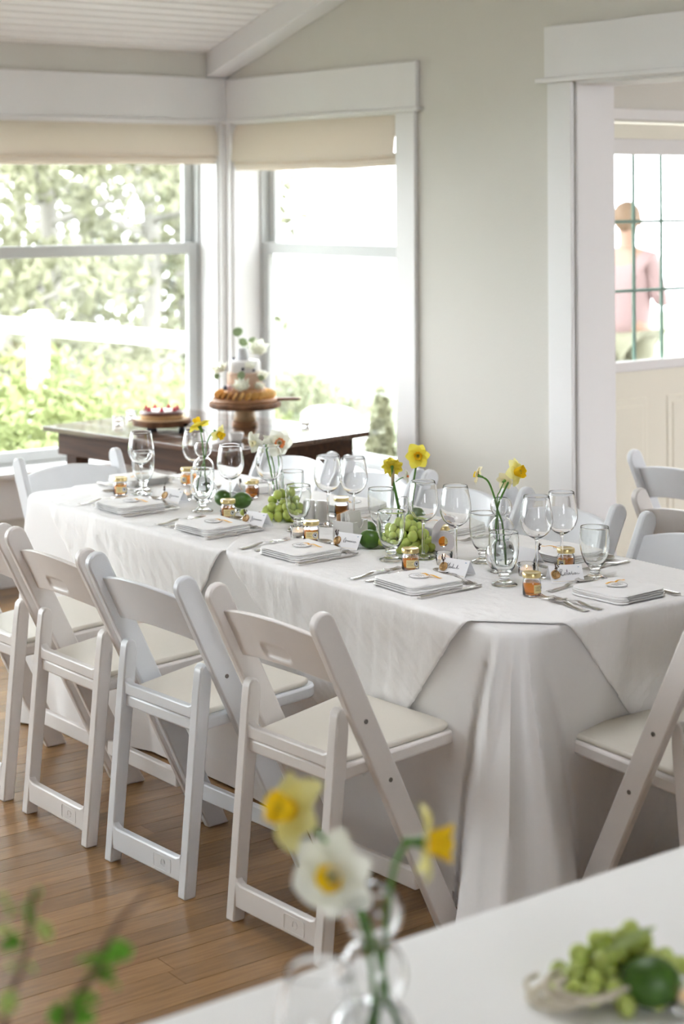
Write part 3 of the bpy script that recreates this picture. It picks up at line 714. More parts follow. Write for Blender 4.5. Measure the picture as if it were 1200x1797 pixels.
WL = {(247, 757): 'tall wine glass nearest the far end, a goblet right behind it', (342, 754): 'wine glass behind the left yellow daffodils', (404, 780): 'wine glass rising over the two limes',
      (472, 782): 'wine glass behind the white daffodil stems', (575, 799): 'wine glass in front of the white salt pot, left of its twin', (620, 802): 'wine glass above the sachet box, right of its twin',
      (742, 844): 'wine glass between the grapes and the number six', (799, 852): 'wine glass just behind the number six', (941, 870): 'wine glass beside the honey jar nearest the table end', (985, 863): 'wine glass with its stem across a honey jar, next to the end goblet'}
for (px, py), lb in WL.items():
    if w0 is None: w0 = lathe_thing('wine_glass', 'clear stemmed ' + lb, 'glass', wine_prof, GLASS, on(px, py, .21), 'wine glasses on the long table')
    else:
        o = w0.copy(); sc.collection.objects.link(o); o.location = on(px, py, .21); o['label'] = 'clear stemmed ' + lb
GL = {(251, 792): 'short footed goblet hidden behind the tallest far wine glass', (355, 822): 'short footed goblet before the yellow daffodil vase', (523, 851): 'short footed goblet behind the tealight and round grapes',
      (686, 896): 'short footed goblet with green grapes showing through it', (884, 933): 'short footed goblet in front of the large bubble vase', (1043, 924): 'short footed goblet nearest the table end, behind the end napkin',
      (668, 857): 'short footed goblet behind the goblet of grapes', (848, 899): 'short footed goblet left of the large bubble vase', (512, 826): 'short footed goblet beyond the white daffodil stems'}
g0 = None
for (px, py), lb in GL.items():
    if g0 is None: g0 = lathe_thing('water_goblet', 'clear ' + lb, 'glass', gob_prof, THICK, on(px, py, .135), 'water goblets on the long table')
    else:
        o = g0.copy(); sc.collection.objects.link(o); o.location = on(px, py, .135); o['label'] = 'clear ' + lb
# bubble vases: three stacked glass globes with water
def vase(label, loc, s_=1.0, water=True):
    t = thing('bubble_vase', label, 'vase', loc)
    def R(z):  # outer radius over height
        r = 0
        for c, q in ((.042, .0425), (.108, .033), (.166, .028)):
            d = abs(z - c)
            if d < q: r = max(r, math.sqrt(q * q - d * d))
        return r
    out = [(0, .0), (.026, .0)]
    for k in range(60):
        z = .004 + .184 * k / 59; r = max(R(z), .0165)
        out.append((r, z))
    th = .0022; inn = [(max(r - th, .001), z) for r, z in reversed(out[2:])]
    inn = [(r, z) for r, z in inn if z > .008] + [(0, .008)]
    prof = [(r * s_, z * s_) for r, z in out + inn]
    o = MB().lathe(prof, 32).build('vessel', GLASS, t); o.data.set_sharp_from_angle(angle=math.radians(80))
    if water:
        wp = [(0, .0085)] + [(max(r - th - .0004, .001), z) for r, z in out[2:] if .0085 < z < .076] + [(0, .076)]
        MB().lathe([(r * s_, z * s_) for r, z in wp], 28).build('water', WATER, t)
    return t
def daffodil(label, path, face, size, pm, cm, seed=0, cup=.32, rim=None, bend=True, r=.0026, cupw=.30, spathe=False, extra_rot=0., petal_n=6, ruffle=0.):
    'path: world points of the stem up to the neck; face: direction the flower looks'
    base = Vector(path[0]); t = thing('daffodil', label, 'flower', base); rr = random.Random(seed)
    head = Vector(path[-1]); face = Vector(face).normalized()
    pts = [Vector(p) - base for p in path]
    if bend: pts.append(head - base + face * size * .28)
    sp = smoothpath(pts, 6); MB().tube(sp, [r] * (len(sp) - 4) + [r * .8, r * .75, r * .8, r * 1.1], 8).build('stem', STEM, t)
    C = head - base + face * size * (.30 if bend else .05)
    q = face.to_track_quat('Z', 'Y').to_matrix(); q = q @ Matrix.Rotation(extra_rot, 3, 'Z')
    # throat behind the petals
    MB().lathe([(.0, -.30 * size), (.05 * size, -.28 * size), (.055 * size, -.16 * size), (.085 * size, 0)], 10, C, M=q).build('flower_tube', STEM if pm is not P_WHITE else pm, t)
    for k in range(petal_n):
        a = 2 * PI * k / petal_n + rr.uniform(-.08, .08); ls = size * rr.uniform(.92, 1.06) * .5; tiltp = (.10 if k % 2 else -.02) + rr.uniform(-.08, .16); tw = rr.uniform(-.25, .25)
        def pf(i, j, ls=ls, tiltp=tiltp, tw=tw, k=k):
            v = i; u = (j - .5) * 2
            wd = ls * .50 * math.sin(PI * min(1, (v * .86 + .14)) ** .85) ** .75 * (1 if v < .97 else .35)
            x = v * ls; y = u * wd; z = .10 * ls * math.sin(v * PI) - tiltp * x + .12 * ls * u * u * (1 - v) + tw * y * v + (.02 if k % 2 else 0) * ls + ruffle * ls * math.sin(u * 6 + k) * v * .15
            return C + q @ (Matrix.Rotation(a, 3, 'Z') @ Vector((x + size * .03, y, z)))
        o = MB().grid(pf, 12, 8).build('petal', pm, t, normals=False)
    # trumpet with frilled rim
    cw = size * cupw * .5; ch = size * cup
    def cf(i, j):
        a = 2 * PI * i; v = j; rad = cw * (.45 + .55 * v ** .8 + (.10 * math.sin(a * 9 + seed) + .05 * math.sin(a * 5)) * max(0, v - .75) * 3); 
        return C + q @ Vector((rad * math.cos(a), rad * math.sin(a), ch * v * (1 + .05 * math.sin(a * 6 + 1))))
    cor = MB().grid(cf, 48, 10).build('trumpet', cm, t, normals=False)
    if rim:
        def rf(i, j):
            p = cf(i, .84 + .17 * j); return p + (p - C).normalized() * .0006
        MB().grid(rf, 48, 2).build('trumpet_rim', rim, cor, normals=False)
    mb = MB()
    for k in range(6):
        a = k * PI / 3; mb.tube([C, C + q @ Vector((cw * .18 * math.cos(a), cw * .18 * math.sin(a), ch * .5)), C + q @ Vector((cw * .3 * math.cos(a), cw * .3 * math.sin(a), ch * .75))], size * .012, 5)
    mb.build('stamens', CENTER, t)
    if spathe:
        n_ = sp[-5]; MB().tube([n_ - Vector((0, 0, .03)), n_ + Vector((.002, 0, .0)), n_ + Vector((.004, .004, .018))], [.0035, .005, .001], 8).build('spathe', SPATHE, t)
    return t
def ax(px, py, P, dz=0):
    'world point at a pixel at the depth of point P'
    P = Vector(P); Z = (P - Vector((0, 0, EYE))).dot(Fv); q = at(px, py, Z=Z + dz); return q
toCam = -Fv
V1 = at(880, 1003, z=TOP); V1.z = TOP
vase('large clear bubble vase of stacked globes holding two crossed green stems beside the end settings', V1, 1.03)
P = lambda px, py, dz=0: ax(px, py, V1, dz)
daffodil('yellow daffodil with golden trumpet arching toward the doorway from the large bubble vase', [P(868, 992), P(870, 930), P(873, 890), P(885, 860), P(901, 829)], Xc * .85 + Yc * .15 + toCam * .6, .075, P_PALE, C_YEL, 2, cup=.34, cupw=.44, bend=False)
daffodil('small pale daffodil drooping toward the number six from the large bubble vase', [P(886, 992), P(882, 925), P(873, 895), P(865, 865), P(855, 843), P(840, 835)], -Xc * .9 + Yc * .25 + Fv * .3, .052, P_CREAM, C_YEL, 5, cup=.2, cupw=.3, bend=False)
daffodil('tiny cream daffodil half hidden behind the arching yellow one', [P(876, 960), P(872, 880), P(877, 862), P(885, 844)], Fv * .8 + Xc * .5 + Yc * .1, .046, P_CREAM, C_YEL, 6, cup=.2, cupw=.3, bend=False, r=.0016)
V2 = at(357, 880, z=TOP); V2.z = TOP
vase('bubble vase with two yellow daffodils near the far end of the table', V2, 1.03)
P = lambda px, py, dz=0: ax(px, py, V2, dz)
daffodil('bright yellow daffodil held upright over the far goblet', [P(363, 866), P(359, 820), P(356, 785), P(351, 750)], Yc * .65 - Xc * .35 + Fv * .25, .078, P_YEL, C_YEL, 8, cup=.36, cupw=.36, bend=False)
daffodil('nodding yellow daffodil left of the white daffodils', [P(346, 868), P(352, 830), P(360, 800), P(364, 775), P(372, 760), P(381, 759)], Xc * .7 - Yc * .45 + toCam * .4, .062, P_PALE, C_YEL, 9, cup=.36, cupw=.42, bend=False, r=.002)
V3 = at(487, 885, z=TOP); V3.z = TOP
P = lambda px, py, dz=0: ax(px, py, V3, dz)
vase('bubble vase behind the round grapes, holding white daffodils', P(487, 889), .55, False)
daffodil('large white daffodil with a coral trumpet facing the viewer', [P(491, 880), P(492, 830), P(490, 795), P(489, 776)], toCam + Xc * .25 - Yc * .05, .092, P_WHITE, C_ORG, 11, cup=.16, cupw=.36, bend=False, r=.0032)
daffodil('ragged white daffodil turned toward the limes', [P(484, 880), P(476, 830), P(468, 795), P(464, 781), P(450, 776)], -Xc * .8 + toCam * .6 - Yc * .2, .074, P_WHITE, P_CREAM, 12, cup=.22, cupw=.3, bend=False, ruffle=1, r=.003)
daffodil('white daffodil in profile with orange centre behind the coral one', [P(489, 880), P(483, 830), P(475, 795), P(470, 778)], Fv * .6 + Xc * .7 + Yc * .35, .062, P_WHITE, C_YEL, 13, cup=.2, cupw=.28, bend=False, r=.0022)
V4 = at(712, 938, z=TOP); V4.z = TOP
P = lambda px, py, dz=0: ax(px, py, V4, dz)
vase('bubble vase almost hidden behind the larger grapes', P(708, 940), .6, False)
daffodil('open yellow daffodil with orange rimmed cup facing the viewer', [P(711, 938), P(716, 905), P(722, 870), P(728, 830), P(733, 800)], toCam + Yc * .12, .074, P_YEL, C_YEL, 15, cup=.14, cupw=.30, rim=C_RING, bend=False, r=.0028)
daffodil('double yellow daffodil seen from behind with dry brown spathe', [P(706, 938), P(701, 900), P(694, 865), P(689, 842), P(688, 820)], Fv * .85 + Yc * .35, .060, P_YEL, C_YEL, 16, cup=.3, cupw=.5, bend=False, r=.0042, spathe=True, petal_n=9, ruffle=1)
daffodil('cluster of tiny white narcissus with orange stamens beside the double daffodil', [P(694, 846), P(702, 840), P(712, 836)], Xc + Yc * .1 + toCam * .3, .040, P_WHITE, C_ORG, 17, cup=.16, cupw=.18, bend=False, r=.0016)
# blurred flowers on the near table
VF = at(655, 1908, z=TZ + .003); VF.z = TZ + .003
vase('clear bubble vase of three blurred daffodils on the table by the viewer', VF, 1.17)
P = lambda px, py, dz=0: ax(px, py, VF, dz)
daffodil('blurred yellow daffodil looking toward the floor from the near vase', [P(640, 1860), P(655, 1740), P(632, 1610), P(590, 1500), P(520, 1425)], -Xc * .75 + Yc * .35 + toCam * .5, .088, P_PALE, C_YEL, 21, cup=.32, cupw=.40, bend=False, r=.003)
daffodil('blurred white daffodil with yellow centre in the near vase', [P(700, 1860), P(670, 1700), P(640, 1610), P(610, 1560), P(588, 1532)], toCam * .9 - Xc * .35 + Fv * 0, .105, P_WHITE, C_YEL, 22, cup=.14, cupw=.30, bend=False, r=.0034, extra_rot=.4)
daffodil('blurred yellow daffodil in profile in the near vase, looking toward the draped corner', [P(650, 1860), P(668, 1740), P(680, 1600), P(692, 1520), P(712, 1483), P(738, 1478)], Xc + toCam * .1, .085, P_PALE, C_YEL, 23, cup=.36, cupw=.46, bend=False, r=.003, extra_rot=.5)

# ---------------------------------------------------------------- honey jars
def jar(label, loc, rz, bee=True):
    t = thing('honey_jar', label, 'jar', loc, rz, 'honey jars at the place settings')
    prof = [(0, 0), (.0195, 0), (.0225, .003), (.0228, .006), (.0228, .034), (.021, .0395), (.0195, .042), (.0195, .050), (.0185, .050), (.0185, .042), (.0195, .039), (.0212, .034), (.0212, .005), (.018, .003), (0, .003)]
    MB().lathe(prof, 28).build('jar_glass', GLASS, t).data.set_sharp_from_angle(angle=math.radians(60))
    MB().lathe([(0, .0034), (.0182, .0036), (.0208, .0056), (.0208, .033), (.0206, .0345), (0, .0345)], 24).build('honey', HONEY, t).data.set_sharp_from_angle(angle=math.radians(60))
    mb = MB(); mb.lathe([(.0195, .046), (.0228, .0462), (.0232, .048), (.0232, .056), (.0222, .0578), (.019, .0582), (.018, .0575), (0, .0575)], 32); mb.build('lid', GOLD, t, smooth=True).data.set_sharp_from_angle(angle=math.radians(50))
    def lf(i, j):
        a = -PI / 2 + (i - .5) * 1.75; return (.0232 * math.cos(a), .0232 * math.sin(a), .009 + .021 * j)
    lab = MB().grid(lf, 12, 1).build('paper_label', LABEL, t)
    def dot(name, a0, zc, ra, m_, rad=.02335):
        mb = MB(); ring = [(rad * math.cos(a0 + ra * math.cos(q) / .0232), rad * math.sin(a0 + ra * math.cos(q) / .0232), zc + ra * math.sin(q)) for q in [2 * PI * k / 16 for k in range(16)]]
        mb.add(ring, [tuple(range(16))]); return mb.build(name, m_, lab, smooth=False)
    if bee:
        dot('seal', -PI / 2 + .38, .0195, .0085, CARD); dot('seal_ring', -PI / 2 + .38, .0195, .0072, INK, .02345); dot('seal_centre', -PI / 2 + .38, .0195, .006, CARD, .02355); dot('bee', -PI / 2 + .38, .0192, .0028, INK, .02365)
        w_ = dot('bee_wing', -PI / 2 + .30, .0215, .0016, INK, .02366); dot('bee_wing', -PI / 2 + .46, .0215, .0016, INK, .02366)
    mb = MB()
    for k, (a, b) in enumerate(((-.75, -.10), (-.70, -.25), (-.78, -.05))):
        z = .0165 + .004 * k; n_ = 6; pts = [(.02345 * math.cos(-PI / 2 + a + (b - a) * q / n_), .02345 * math.sin(-PI / 2 + a + (b - a) * q / n_), z) for q in range(n_ + 1)]
        mb.tube(pts, .0004, 4)
    mb.build('label_lines', SPRIG, lab); return t
fc = math.atan2(toCam.y, toCam.x) + PI / 2    # rotation that turns a label to the viewer
j0 = None
for px, py, rz, lb in ((546, 949, .15, 'honey jar with bee label in front of the tealight by the sachet box'), (720, 1000, .35, 'honey jar with bee label in front of the grape goblet'), (933, 1045, 1.0, 'honey jar with cream label before the end place card'),
                       (400, 909, .35, 'honey jar with bee label in front of the limes'), (211, 868, .35, 'honey jar by the napkin nearest the far end'), (993, 1000, -1.1, 'honey jar behind a wine glass stem and the end place card'),
                       (442, 873, 2.5, 'honey jar standing behind the limes, no label showing'), (599, 905, 2.6, 'honey jar behind the sachet box'), (776, 967, 1.1, 'honey jar seen through the hole of the number six'), (329, 850, -.9, 'honey jar beyond the far tealight')):
    p = at(px, py, z=TOP); lo = (p.x, p.y, TOP); lb = 'small ' + lb
    if px == 776: p = at(776, 958, z=TOP); lo = (p.x, p.y, TOP)
    if j0 is None: j0 = jar(lb, lo, fc + rz)
    else: dup(j0, lo, fc + rz, lb)
# ---------------------------------------------------------------- tealights
def votive(label, loc, lit=True, s_=1):
    t = thing('tealight_holder', label, 'candle', loc); t.scale = (.95, .95, .8)
    def fn(i, j):
        a = 2 * PI * i; rad = (.021 + .004 * j) * (1 + .018 * math.cos(a * 24)); return (rad * math.cos(a), rad * math.sin(a), .0005 + .04 * j)
    mb = MB().lathe([(0, .0), (.021, 0), (.025, .04), (.0245, .0405), (.0232, .040), (.0195, .005), (0, .005)], 32)
    mb.v = [Vector((v.x * (1 + .02 * math.cos(math.atan2(v.y, v.x) * 16)), v.y * (1 + .02 * math.cos(math.atan2(v.y, v.x) * 16)), v.z)) for v in mb.v]
    mb.build('cup', GLASS, t).data.set_sharp_from_angle(angle=math.radians(50))
    MB().lathe([(0, .0055), (.0185, .0055), (.0188, .018), (.0178, .0182), (.017, .017), (0, .0168)], 24).build('wax', WAXW, t)
    MB().tube([(0, 0, .016), (.0004, 0, .022)], .0006, 6).build('wick', INK, t)
    if lit: MB().lathe([(0, .021), (.0016, .0225), (.0019, .025), (.0012, .029), (.0004, .0325), (0, .033)], 10).build('flame', FLAME, t)
    return t
for k, (px, py, lb) in enumerate(((779, 990, 'lit tealight in ribbed glass before the number six'), (523, 942, 'lit tealight in ribbed glass beside the bee label jar'), (924, 1010, 'lit tealight in ribbed glass behind the end honey jar'), (325, 876, 'lit tealight in ribbed glass near the far end place card'))):
    p = at(px, py, z=TOP); votive(lb, (p.x, p.y, TOP))
# ---------------------------------------------------------------- table number
def six(loc, rz):
    outer = [(.40, 1.0), (.16, .80), (.02, .50), (.0, .27), (.10, .07), (.33, 0), (.56, .08), (.66, .30), (.58, .52), (.40, .60), (.28, .58)]
    arc_in = [(.30, .68), (.36, .80), (.44, .82), (.46, .74), (.54, .70), (.62, .76), (.62, .88), (.54, .98), (.40, 1.0)]
    def cr(pts, closed=False): return [(p.x, p.y) for p in smoothpath([(a, b, 0) for a, b in pts], 5)]
    s_ = .098; body = [(x, z) for x, z in cr(outer)]
    ring_o = [(.33 + .33 * math.cos(a), .31 + .31 * math.sin(a)) for a in [2 * PI * k / 48 for k in range(48)]]
    ring_i = [(.33 + .13 * math.cos(a), .31 + .165 * math.sin(a)) for a in [2 * PI * k / 48 for k in range(48)]]
    mb = MB(); n = 48; th = .006
    vs = [(x * s_, -th, z * s_) for x, z in ring_o] + [(x * s_, -th, z * s_) for x, z in ring_i] + [(x * s_, th, z * s_) for x, z in ring_o] + [(x * s_, th, z * s_) for x, z in ring_i]
    fs = []
    for k in range(n):
        q = (k + 1) % n; fs += [(k, q, n + q, n + k), (2 * n + k, 3 * n + k, 3 * n + q, 2 * n + q), (k, 2 * n + k, 2 * n + q, q), (n + k, n + q, 3 * n + q, 3 * n + k)]
    mb.add(vs, fs)
    # sweeping tail
    o_ = cr([(.0, .30), (.015, .55), (.10, .80), (.27, .965), (.42, 1.0), (.58, .955), (.655, .84)]); i_ = cr([(.20, .30), (.215, .50), (.26, .68), (.34, .80), (.42, .825), (.465, .80), (.485, .745)])
    m_ = min(len(o_), len(i_)); vs = []
    for y in (-th, th): vs += [(x * s_, y, z * s_) for x, z in o_[:m_]] + [(x * s_, y, z * s_) for x, z in i_[:m_]]
    fs = []
    for k in range(m_ - 1): fs += [(k, k + 1, m_ + k + 1, m_ + k), (2 * m_ + k, 3 * m_ + k, 3 * m_ + k + 1, 2 * m_ + k + 1), (k, 2 * m_ + k, 2 * m_ + k + 1, k + 1), (m_ + k, m_ + k + 1, 3 * m_ + k + 1, 3 * m_ + k)]
    fs += [(0, m_, 3 * m_, 2 * m_), (m_ - 1, 3 * m_ - 1, 4 * m_ - 1, 2 * m_ - 1)]
    mb.add(vs, fs)
    mb.lathe([(0, -th), (.098 * s_, -th), (.098 * s_, th), (0, th)], 20, (.575 * s_, 0, .775 * s_), M=Matrix.Rotation(PI / 2, 3, 'X'))
    o = mb.build('table_number', mat('white_wood', (.72, .68, .68), .55), smooth=False, normals=False); o.location = loc; o.rotation_euler = (0, 0, rz)
    MBb = MB(); MBb.bb((.05 * s_, -.012, 0), (.6 * s_, .014, .004)); MBb.build('foot', mat('white_wood', (1, 1, 1)), o, smooth=False)
    tag(o, 'white wooden number 6 standing behind a tealight', 'table number')
p = at(757, 970, z=TOP); six((p.x, p.y, TOP), fc - .05)
# ---------------------------------------------------------------- napkins with tag
def napkin(label, x, y, rz, seed, sc_=1.):
    t = thing('folded_napkin', label, 'napkin', (x, y, TOP), rz, 'folded napkins at the place settings')
    # folded zigzag section extruded; x: 0.17 wide, y: 0.175 deep, edges rounded and slightly puffed
    for k in range(4):
        sh = [0, .0015, -.001, .001][k]; z0 = .0005 + k * .0052; wx, wy = .086 - .0006 * k, .088 - .0008 * k
        def fn(i, j, k=k, z0=z0, wx=wx, wy=wy, sh=sh):
            # closed cushion section around x; i around, j along y
            a = 2 * PI * i; cxs = math.copysign(abs(math.cos(a)) ** .18, math.cos(a)); czs = math.copysign(abs(math.sin(a)) ** .55, math.sin(a))
            Y = (j * 2 - 1); e = 1 - abs(Y) ** 16 * .25
            xx = cxs * wx * e + sh; yy = Y * wy + .0
            ht = .0031 * (1 - abs(Y) ** 20 * .7)
            zz = z0 + .0028 + czs * ht
            if k == 3:
                # top layer: gentle fold ridge and a dip along one corner
                zz += (.003 * math.exp(-((xx * .8 + yy - .03) / .012) ** 2) + .0018 * noise.noise(Vector((xx * 28, yy * 28, seed)))) * (1 if czs > 0 else 0)
            zz += .0012 * noise.noise(Vector((xx * 18, yy * 18, seed + k * .3)))
            yy += .0016 * noise.noise(Vector((xx * 30, k, seed))); xx += .0016 * noise.noise(Vector((yy * 30, k, seed + 4)))
            return (xx, yy, max(zz, .0002))
        o = MB().grid(fn, 40, 26).build('napkin_layer', NAPKIN, t); o.data.set_sharp_from_angle(angle=math.radians(75))
    z = .0252
    MB().lathe([(0, 0), (.027, 0), (.027, .0008), (0, .0008)], 28, (.0, .005, z)).build('round_tag', CARD, t, smooth=False)
    mb = MB(); mb.tube([(.0265 * math.cos(q), .005 + .0265 * math.sin(q), z + .0009) for q in [2 * PI * k / 28 for k in range(29)]], .0004, 4, cap=False)
    for k in range(3): mb.tube([(-.014, -.004 + .007 * k, z + .0011), (0, -.003 + .007 * k, z + .0011), (.013, -.004 + .007 * k, z + .0011)], .0004, 4)
    mb.build('tag_print', SPRIG, t)
    mb = MB(); mb.grid(lambda i, j: (.012 + .045 * i, .020 + .010 * i + .006 * (j - .5), z + .002 + .002 * math.sin(i * 5)), 10, 1, thick=(0, 0, .0006))
    mb.grid(lambda i, j: (.012 - .028 * i, .022 + .004 * i + .005 * (j - .5), z + .002 + .0015 * math.sin(i * 4)), 8, 1, thick=(0, 0, .0006)); mb.build('ribbon', RIBBON, t)
    return t
n0 = napkin('white folded napkin with tag, second from the draped corner', -3.95, 2.825, .04, 2)
dup(n0, (-3.445, 2.828, TOP), -.03, 'white folded napkin with orange ribbon tag nearest the draped corner on the window side')
dup(n0, (-4.41, 2.832, TOP), .08, 'white folded napkin with orange ribbon in front of the limes')
dup(n0, (-4.875, 2.822, TOP), .03, 'white folded napkin in front of the honey jar near the far end')
dup(n0, (-3.06, 3.15, TOP), PI / 2 + .05, 'white folded napkin with raised corner at the near table end')
dup(n0, (-5.315, 3.12, TOP), -PI / 2, 'white folded napkin at the far end of the table')
for x, lb in ((-3.475, 'white folded napkin across the table behind the end goblet'), (-3.965, 'white folded napkin across the table behind the number six'), (-4.42, 'white folded napkin across the table behind the twin wine glasses'), (-4.93, 'white folded napkin across the table behind the white daffodils')):
    dup(n0, (x, 3.37, TOP), PI + .03, lb)
# ---------------------------------------------------------------- cutlery (built along +y, handle at -y)
def strip(wid, zf, L_, n=26, th=.0011, nv=4):
    return MB().grid(lambda i, j: ((j - .5) * 2 * wid(i), L_ * i, zf(i) - .0016 * (2 * j - 1) ** 2 * (1 if i < .6 else 0)), n, nv, thick=(0, 0, th))
def fork_mb(L_=.185, k_=1.):
    mb = strip(lambda t: (.0085 * (1 - t) ** .6 + .0028) * k_ if t < .6 else (.0028 + (.011 - .0028) * min(1, (t - .6) / .18)) * k_, lambda t: .002 + .006 * math.exp(-((t - .62) / .2) ** 2), L_ * .72)
    for q in range(4):
        x = (-.0095 + q * .00633) * k_; mb.tube([(x, L_ * .715, .0062), (x * 1.02, L_ * .80, .003), (x * 1.0, L_ * .92, .0028), (x * .97, L_, .0055)], [.0016 * k_, .0014 * k_, .0012 * k_, .0007], 5)
    mb.box((0, L_ * .725, .0055), (.0205 * k_, .010, .0014)); return mb
def spoon_mb(L_=.175):
    mb = strip(lambda t: .0075 * (1 - t) ** .6 + .0026, lambda t: .002 + .006 * math.exp(-((t - .8) / .22) ** 2), L_ * .70)
    def bf(i, j):
        a = 2 * PI * i; rr = j; return (.0195 * rr * math.cos(a), L_ * .83 + .030 * rr * math.sin(a), .0085 - .0075 * (1 - rr * rr))
    mb.grid(bf, 24, 5, thick=(0, 0, .0009)); return mb
def knife_mb(L_=.215):
    mb = strip(lambda t: .0075 + .001 * math.cos(t * 5), lambda t: .001, L_ * .48, th=.0055)
    mb.grid(lambda i, j: ((-.007 + (.0165 if i < .8 else .0165 * (1 - (i - .8) ** 2 * 20)) * j) * 1.0, L_ * (.478 + .522 * i), .003), 18, 2, thick=(0, 0, .0013)); return mb
CUT = {}
def cutlery(kind, label, x, y, rz, z=None):
    nm = {'fork': 'dinner_fork', 'salad': 'salad_fork', 'spoon': 'spoon', 'knife': 'table_knife'}[kind]
    if kind not in CUT:
        mb = {'fork': lambda: fork_mb(), 'salad': lambda: fork_mb(.165, .9), 'spoon': spoon_mb, 'knife': knife_mb}[kind]()
        o = mb.build(nm, STEEL); o.data.set_sharp_from_angle(angle=math.radians(50)); CUT[kind] = o
    else: o = CUT[kind].copy(); sc.collection.objects.link(o)
    o.location = (x, y, z if z is not None else TOP + .0006); o.rotation_euler = (0, 0, rz)
    tag(o, 'steel ' + label, kind if kind != 'salad' else 'fork', 'cutlery on the long table'); return o
place = [('nearest the draped corner', -3.445, 2.83), ('second from the draped corner', -3.95, 2.825), ('in front of the limes', -4.41, 2.83), ('near the far end honey jar', -4.875, 2.822)]
for nm, x, y in place:
    cutlery('fork', f'dinner fork left of the napkin {nm}', x - .165, y - .09, .12)
    cutlery('salad', f'shorter fork partly under the napkin {nm}', x - .118, y - .075, .06)
    cutlery('knife', f'table knife right of the napkin {nm}', x + .112, y - .09, .04)
    cutlery('spoon', f'dessert spoon above the napkin {nm}', x + .07, y + .125, PI / 2 - .1)
    cutlery('salad', f'dessert fork above the napkin {nm}', x - .06, y + .105, -PI / 2 + .05)
cutlery('fork', 'dinner fork at the near table end', -2.985, 2.965, PI / 2 - .10); cutlery('salad', 'shorter fork beside the dinner fork at the near table end', -2.975, 3.005, PI / 2 + .05)
cutlery('knife', 'table knife poking out beyond the end napkin', -2.965, 3.262, PI / 2 - .02); cutlery('spoon', 'dessert spoon by the end place card', -3.19, 3.04, .15)
cutlery('knife', 'table knife at the far end of the table', -5.37, 2.985, -PI / 2 + .05); cutlery('fork', 'dinner fork at the far end of the table', -5.34, 3.245, -PI / 2)
cutlery('spoon', 'dessert spoon above the far end napkin', -5.17, 3.06, PI)
for nm, x in (('behind the end goblet', -3.475), ('behind the number six', -3.965), ('behind the twin wine glasses', -4.42), ('behind the white daffodils', -4.93)):
    cutlery('fork', f'dinner fork right of the napkin across the table {nm}', x + .15, 3.46, PI + .05)
    cutlery('knife', f'table knife left of the napkin across the table {nm}', x - .115, 3.475, PI)
    cutlery('spoon', f'dessert spoon before the napkin across the table {nm}', x + .08, 3.235, PI / 2)
cutlery('spoon', 'dessert spoon propped by the end wine glasses', -3.30, 3.30, .5)
# ---------------------------------------------------------------- place cards with wax seal and sprig
SCR = {}
def script_line(seed, w_=.045, h=.008):
    r = random.Random(seed); pts = []; n = 46
    for k in range(n):
        t = k / (n - 1); amp = h * (.45 if k > 8 else 1.5) * (1 if r.random() > .12 else 1.8)
        pts.append((-.5 * w_ + w_ * t + .0022 * math.sin(t * 55), amp * .5 * math.sin(t * 48 + seed)))
    return pts
def card(label, loc, rz, seed, text=None, w_=.088, sprig=True):
    t = thing('place_card', label, 'place card', loc, rz, 'tent place cards with wax seals')
    hgt, dep = .040, .026; sl = math.hypot(hgt, dep)
    for s_ in (-1, 1):
        mb = MB(); mb.add([(-w_ / 2, s_ * dep, 0), (w_ / 2, s_ * dep, 0), (w_ / 2, 0, hgt), (-w_ / 2, 0, hgt)], [(0, 1, 2, 3)])
        o = mb.build('card_leaf', CARD, t, smooth=False); q = o.modifiers.new('t', 'SOLIDIFY'); q.thickness = .0005
    def F_(u, v, o=.0009):  # point on the front leaf
        k = v / sl; n = Vector((0, -hgt, dep)).normalized()
        return Vector((u, -dep * (1 - k), hgt * k)) + n * o
    mb = MB()
    if text:
        mb.tube([F_(-.012 + p[0], .024 + p[1]) for p in text], .0005, 4)
    else:
        mb.tube([F_(.012 + p[0], .024 + p[1]) for p in script_line(seed)], .00045, 4)
    mb.build('handwriting', INK, t)
    mb = MB(); mb.tube([F_(-w_ / 2 + .004, .0035), F_(w_ / 2 - .004, .0035)], .0003, 4); mb.build('card_border', GOLD, t)
    mb = MB(); mb.lathe([(0, 0), (.0022, 0), (.0022, .0006), (0, .0006)], 10, F_(w_ / 2 - .010, .040)); mb.build('blue_dot', BLUE, t)
    c = F_(-w_ / 2 + .014, .022, .001); n = Vector((0, -hgt, dep)).normalized(); q = n.to_track_quat('Z', 'Y').to_matrix()
    mb = MB(); mb.lathe([(0, 0), (.0118, 0), (.0124, .0015), (.0118, .0028), (.009, .0028), (.0085, .0018), (0, .0018)], 22, c, M=q)
    mb.v = [c + (v - c) * (1 + .10 * noise.noise((v - c) * 140 + Vector((seed, 0, 0)))) for v in mb.v]
    seal = mb.build('wax_seal', WAX, t)
    mb = MB(); mb.tube([c + q @ Vector((.005 * math.cos(a), .0055 * math.sin(a), .0022)) for a in (0.5, 1.5, 2.5, 3.5, 4.5)], .0006, 4); mb.build('seal_emboss', GOLD, seal)
    mb = MB(); r = random.Random(seed)
    for k in range(3):
        b0 = c + n * .003 + Vector((0, 0, .004)); e = b0 + Vector((r.uniform(-.004, .010), -.004, .022 + .006 * r.random())); mb.tube([b0, (b0 + e) / 2 + Vector((.001, 0, 0)), e], .0005, 4)
        for m_ in range(5):
            pp = b0.lerp(e, .45 + .13 * m_); mb.ball(pp + Vector((r.uniform(-.002, .002), r.uniform(-.002, .002), 0)), .0017, (1, 1, 1.2), 5, 4)
    mb.build('sprig', SPRIG, t); return t
